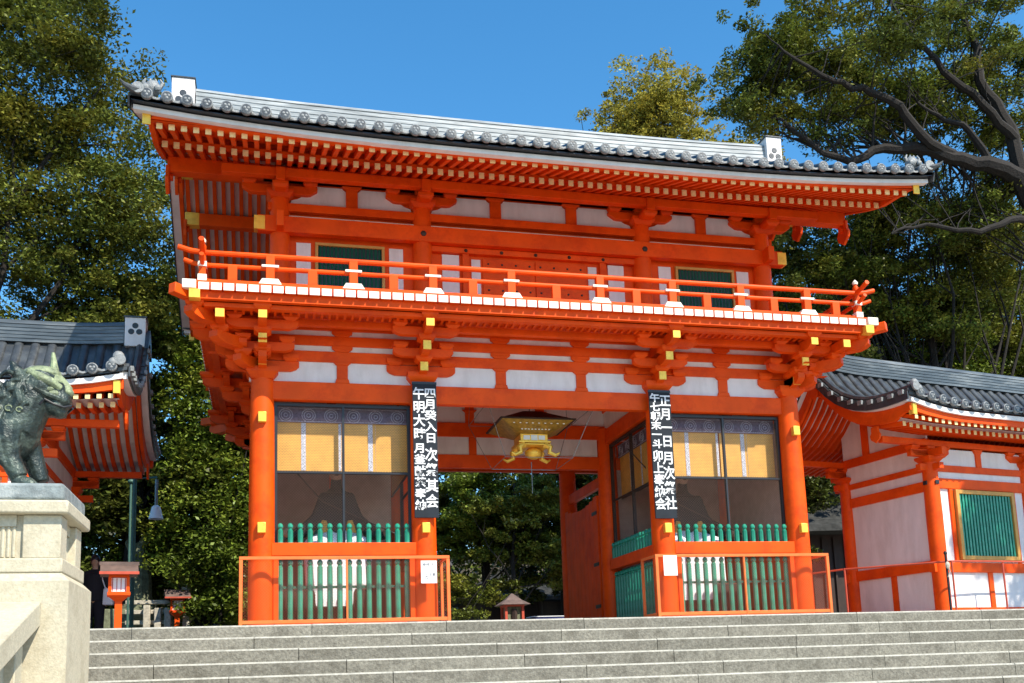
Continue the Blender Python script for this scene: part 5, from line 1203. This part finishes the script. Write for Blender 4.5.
tree('evergreen_tree', 'dark tree with leaning pale trunk beyond the passage doors', (7.2, 23), 10, [(0, 0, 5.5, 2.2, 1.6, 4.5), (2.0, 0, 4, 2.0, 1.4, 3.4)], L_DARK, 460, 95, .085, .6, .15, 10, TG)
tree('evergreen_tree', 'small ivy clad tree left of the passage opening behind the fence', (-.7, 15), 7, [(0, 0, 3.4, .9, .9, 3.2), (.3, 0, 5.6, 1.1, 1, 1.4)], L_GREEN, 90, 80, .085, .45, .12, 7, TG)
# yellowing tree
tree('yellowing_tree', 'airy yellow green tree rising above the middle right of the gate roof', (13.0, 27), 30,
     [(1.4, 0, 26.3, 3.0, 2.5, 3.2), (-.6, 0, 23.5, 2.4, 2.2, 3.0), (4.2, 0, 23.5, 2.4, 2.2, 2.6), (1.5, 0, 21.0, 4.5, 2.5, 2.6), (6.5, 0, 21.6, 2.6, 2, 2.6), (6.2, 0, 23.8, 1.8, 1.6, 1.8), (-1.6, 0, 22.0, 2.2, 1.8, 3.0), (-.2, 0, 25.2, 2.0, 1.8, 2.0)], L_YEL, 2600, 42, .085, .62, .30, 34, TG, shell=.25, twigs=3, bough=2)
# camphor with heavy dark limbs, foot off the right edge
B_ = (20.0, 9.2)
def rel(x, y, z): return (x - B_[0], y - B_[1], z)
cam_limbs = [([rel(20, 9.2, 9), rel(19.6, 9.1, 12), rel(18.8, 9, 14.0), rel(17.6, 8.9, 14.5), rel(16.4, 8.9, 14.6), rel(15.2, 9, 14.9), rel(14.0, 9.2, 14.9), rel(12.8, 9.4, 14.5), rel(11.9, 9.6, 15.0), rel(10.9, 9.8, 15.9)], .42, .05),
    ([rel(16.4, 8.9, 14.6), rel(15.0, 8.7, 15.2), rel(13.9, 8.6, 16.2), rel(12.7, 8.6, 16.5), rel(11.4, 8.7, 16.9), rel(10.4, 8.8, 17.7)], .22, .03),
    ([rel(18.8, 9, 14.0), rel(18.7, 9.2, 16.0), rel(18.0, 9.4, 17.8), rel(18.1, 9.6, 19.5), rel(17.2, 9.6, 21.5)], .30, .06),
    ([rel(18.7, 9.1, 15.6), rel(17.4, 8.8, 16.6), rel(16.0, 8.6, 17.4), rel(14.8, 8.6, 18.8), rel(13.9, 8.6, 20.2)], .2, .03),
    ([rel(18.8, 9, 14.0), rel(20.3, 8.8, 16.2), rel(21.6, 8.6, 18.8)], .3, .06),
    ([rel(19.2, 9, 13.0), rel(17.9, 8.8, 12.6), rel(16.4, 8.8, 12.2), rel(15.0, 9, 12.4), rel(13.8, 9, 12.0)], .16, .03),
    ([rel(17.6, 8.9, 14.5), rel(16.8, 8.8, 15.6), rel(15.8, 8.9, 16.0), rel(15.0, 8.9, 16.6)], .16, .03)]
tree('camphor_tree', 'big camphor with thick dark limbs arching in from the right edge above the gate roof', B_, 16,
     [rel(12.6, 10.6, 18.9) + (2.4, 1.6, 2.0), rel(11.0, 10.5, 18.2) + (1.9, 1.3, 1.8), rel(15.2, 10.8, 20.5) + (3.2, 1.8, 2.4), rel(14.5, 10.6, 17.6) + (2.8, 1.5, 1.7), rel(18.5, 11, 20.5) + (2.8, 2, 2.8), rel(20.8, 11, 18.5) + (2.4, 2, 2.8), rel(17.8, 10.8, 17.4) + (2.4, 1.5, 1.6), rel(13.2, 10.4, 16.2) + (2.0, 1.1, 1.1), rel(16.8, 10.4, 13.6) + (2.6, 1.2, 1.2), rel(11.0, 10.4, 16.4) + (.9, .8, .7), rel(20.0, 11, 14.6) + (1.8, 1.4, 2.0), rel(17.5, 8.0, 18.5) + (2.2, .8, 1.5), rel(14.0, 7.8, 17.3) + (1.8, .6, .8)],
     L_CAM, 1250, 95, .066, .72, .62, 0, TG, extra=cam_limbs, shell=.3, trunk_top=(0, -.2, 9))
# dense wood behind right wing
for i, (x, y, h, lab, mm) in enumerate(((17.2, 15, 17, 'broad evergreen tree filling the space below the camphor limbs, right of the gate roof', L_GREEN), (22.6, 15.5, 17.5, 'round crowned tree beneath the main camphor fork at the right edge', L_CAM), (14.8, 17, 14, 'dense mid green tree behind the gap between gate and right wing', L_CAM), (19.0, 19, 17, 'tall dark tree behind the middle of the right wing roof', L_DARK), (24.0, 18, 18, 'tall leafy tree behind the right wing at the right edge', L_CAM), (28.5, 22, 21, 'tallest dark tree rising at the far right edge behind the wing', L_DARK), (21.5, 25, 22, 'distant tall tree filling the sky between the camphor limbs', L_GREEN))):
    tree('evergreen_tree', lab, (x, y), h, [(0, 0, h * .72, 2.6, 2.2, h * .24), (-1.5, 0, h * .5, 2.4, 2, h * .22), (1.8, 0, h * .52, 2.4, 2, h * .22), (0, 0, h * .3, 2.2, 2, h * .18)], mm, 900, 110, .075, .85, .26, 30, TG, shell=.3, twigs=3)
tree('evergreen_tree', 'leafy tree off to the right whose crown shades the right wing', (16.0, -6.0), 13, [(0, 0, 11, 2.6, 2.4, 2.6), (-1.8, .3, 9.6, 1.8, 1.8, 1.6)], L_CAM, 200, 80, .12, .7, .3, 10)
tree('evergreen_shrub', 'dark leafy shrub filling the gap between gate and right wing', (8.6, 8.6), 5, [(0, 0, 2.2, 1.3, .8, 2.2), (.9, 0, 4.0, 1.3, .8, 1.3)], L_DARK, 260, 110, .07, .5, .08, 10)
tree('evergreen_tree', 'leafy tree rising directly behind the right tip of the gate roof', (17.6, 12.8), 15, [(0, 0, 14.8, 3.0, 1.6, 2.2), (2.6, 0, 13.4, 2.4, 1.5, 2.0), (-2.6, .3, 12.6, 2.2, 1.4, 2.2), (0, 0, 11, 3, 1.6, 2)], L_CAM, 620, 95, .07, .8, .28, 26, TG, shell=.3, twigs=3)
tree('evergreen_tree', 'dark narrow tree just right of the upper storey of the gate', (12.4, 12.6), 13, [(0, 0, 12.4, 1.7, 1.5, 2.4), (.3, 0, 9, 1.8, 1.5, 2.6), (0, 0, 6, 1.6, 1.5, 2.4)], L_DARK, 420, 95, .07, .7, .22, 18, TG, shell=.3, twigs=3)
# far wood, one mass
cl = []
for i in range(2100):
    x = RNG.uniform(-32, 46); z = RNG.random() ** 1.1 * (12.5 + 2 * math.sin(x * .4)); y = 34 + RNG.uniform(-2, 3) + z * .25
    cl.append((x, y, z, 1.0, 42))
fw = leaves('far_wood', None, L_DARK, cl, .20); tag(fw, 'dark mass of woodland closing the view behind the shrine', 'woodland', kind='stuff')
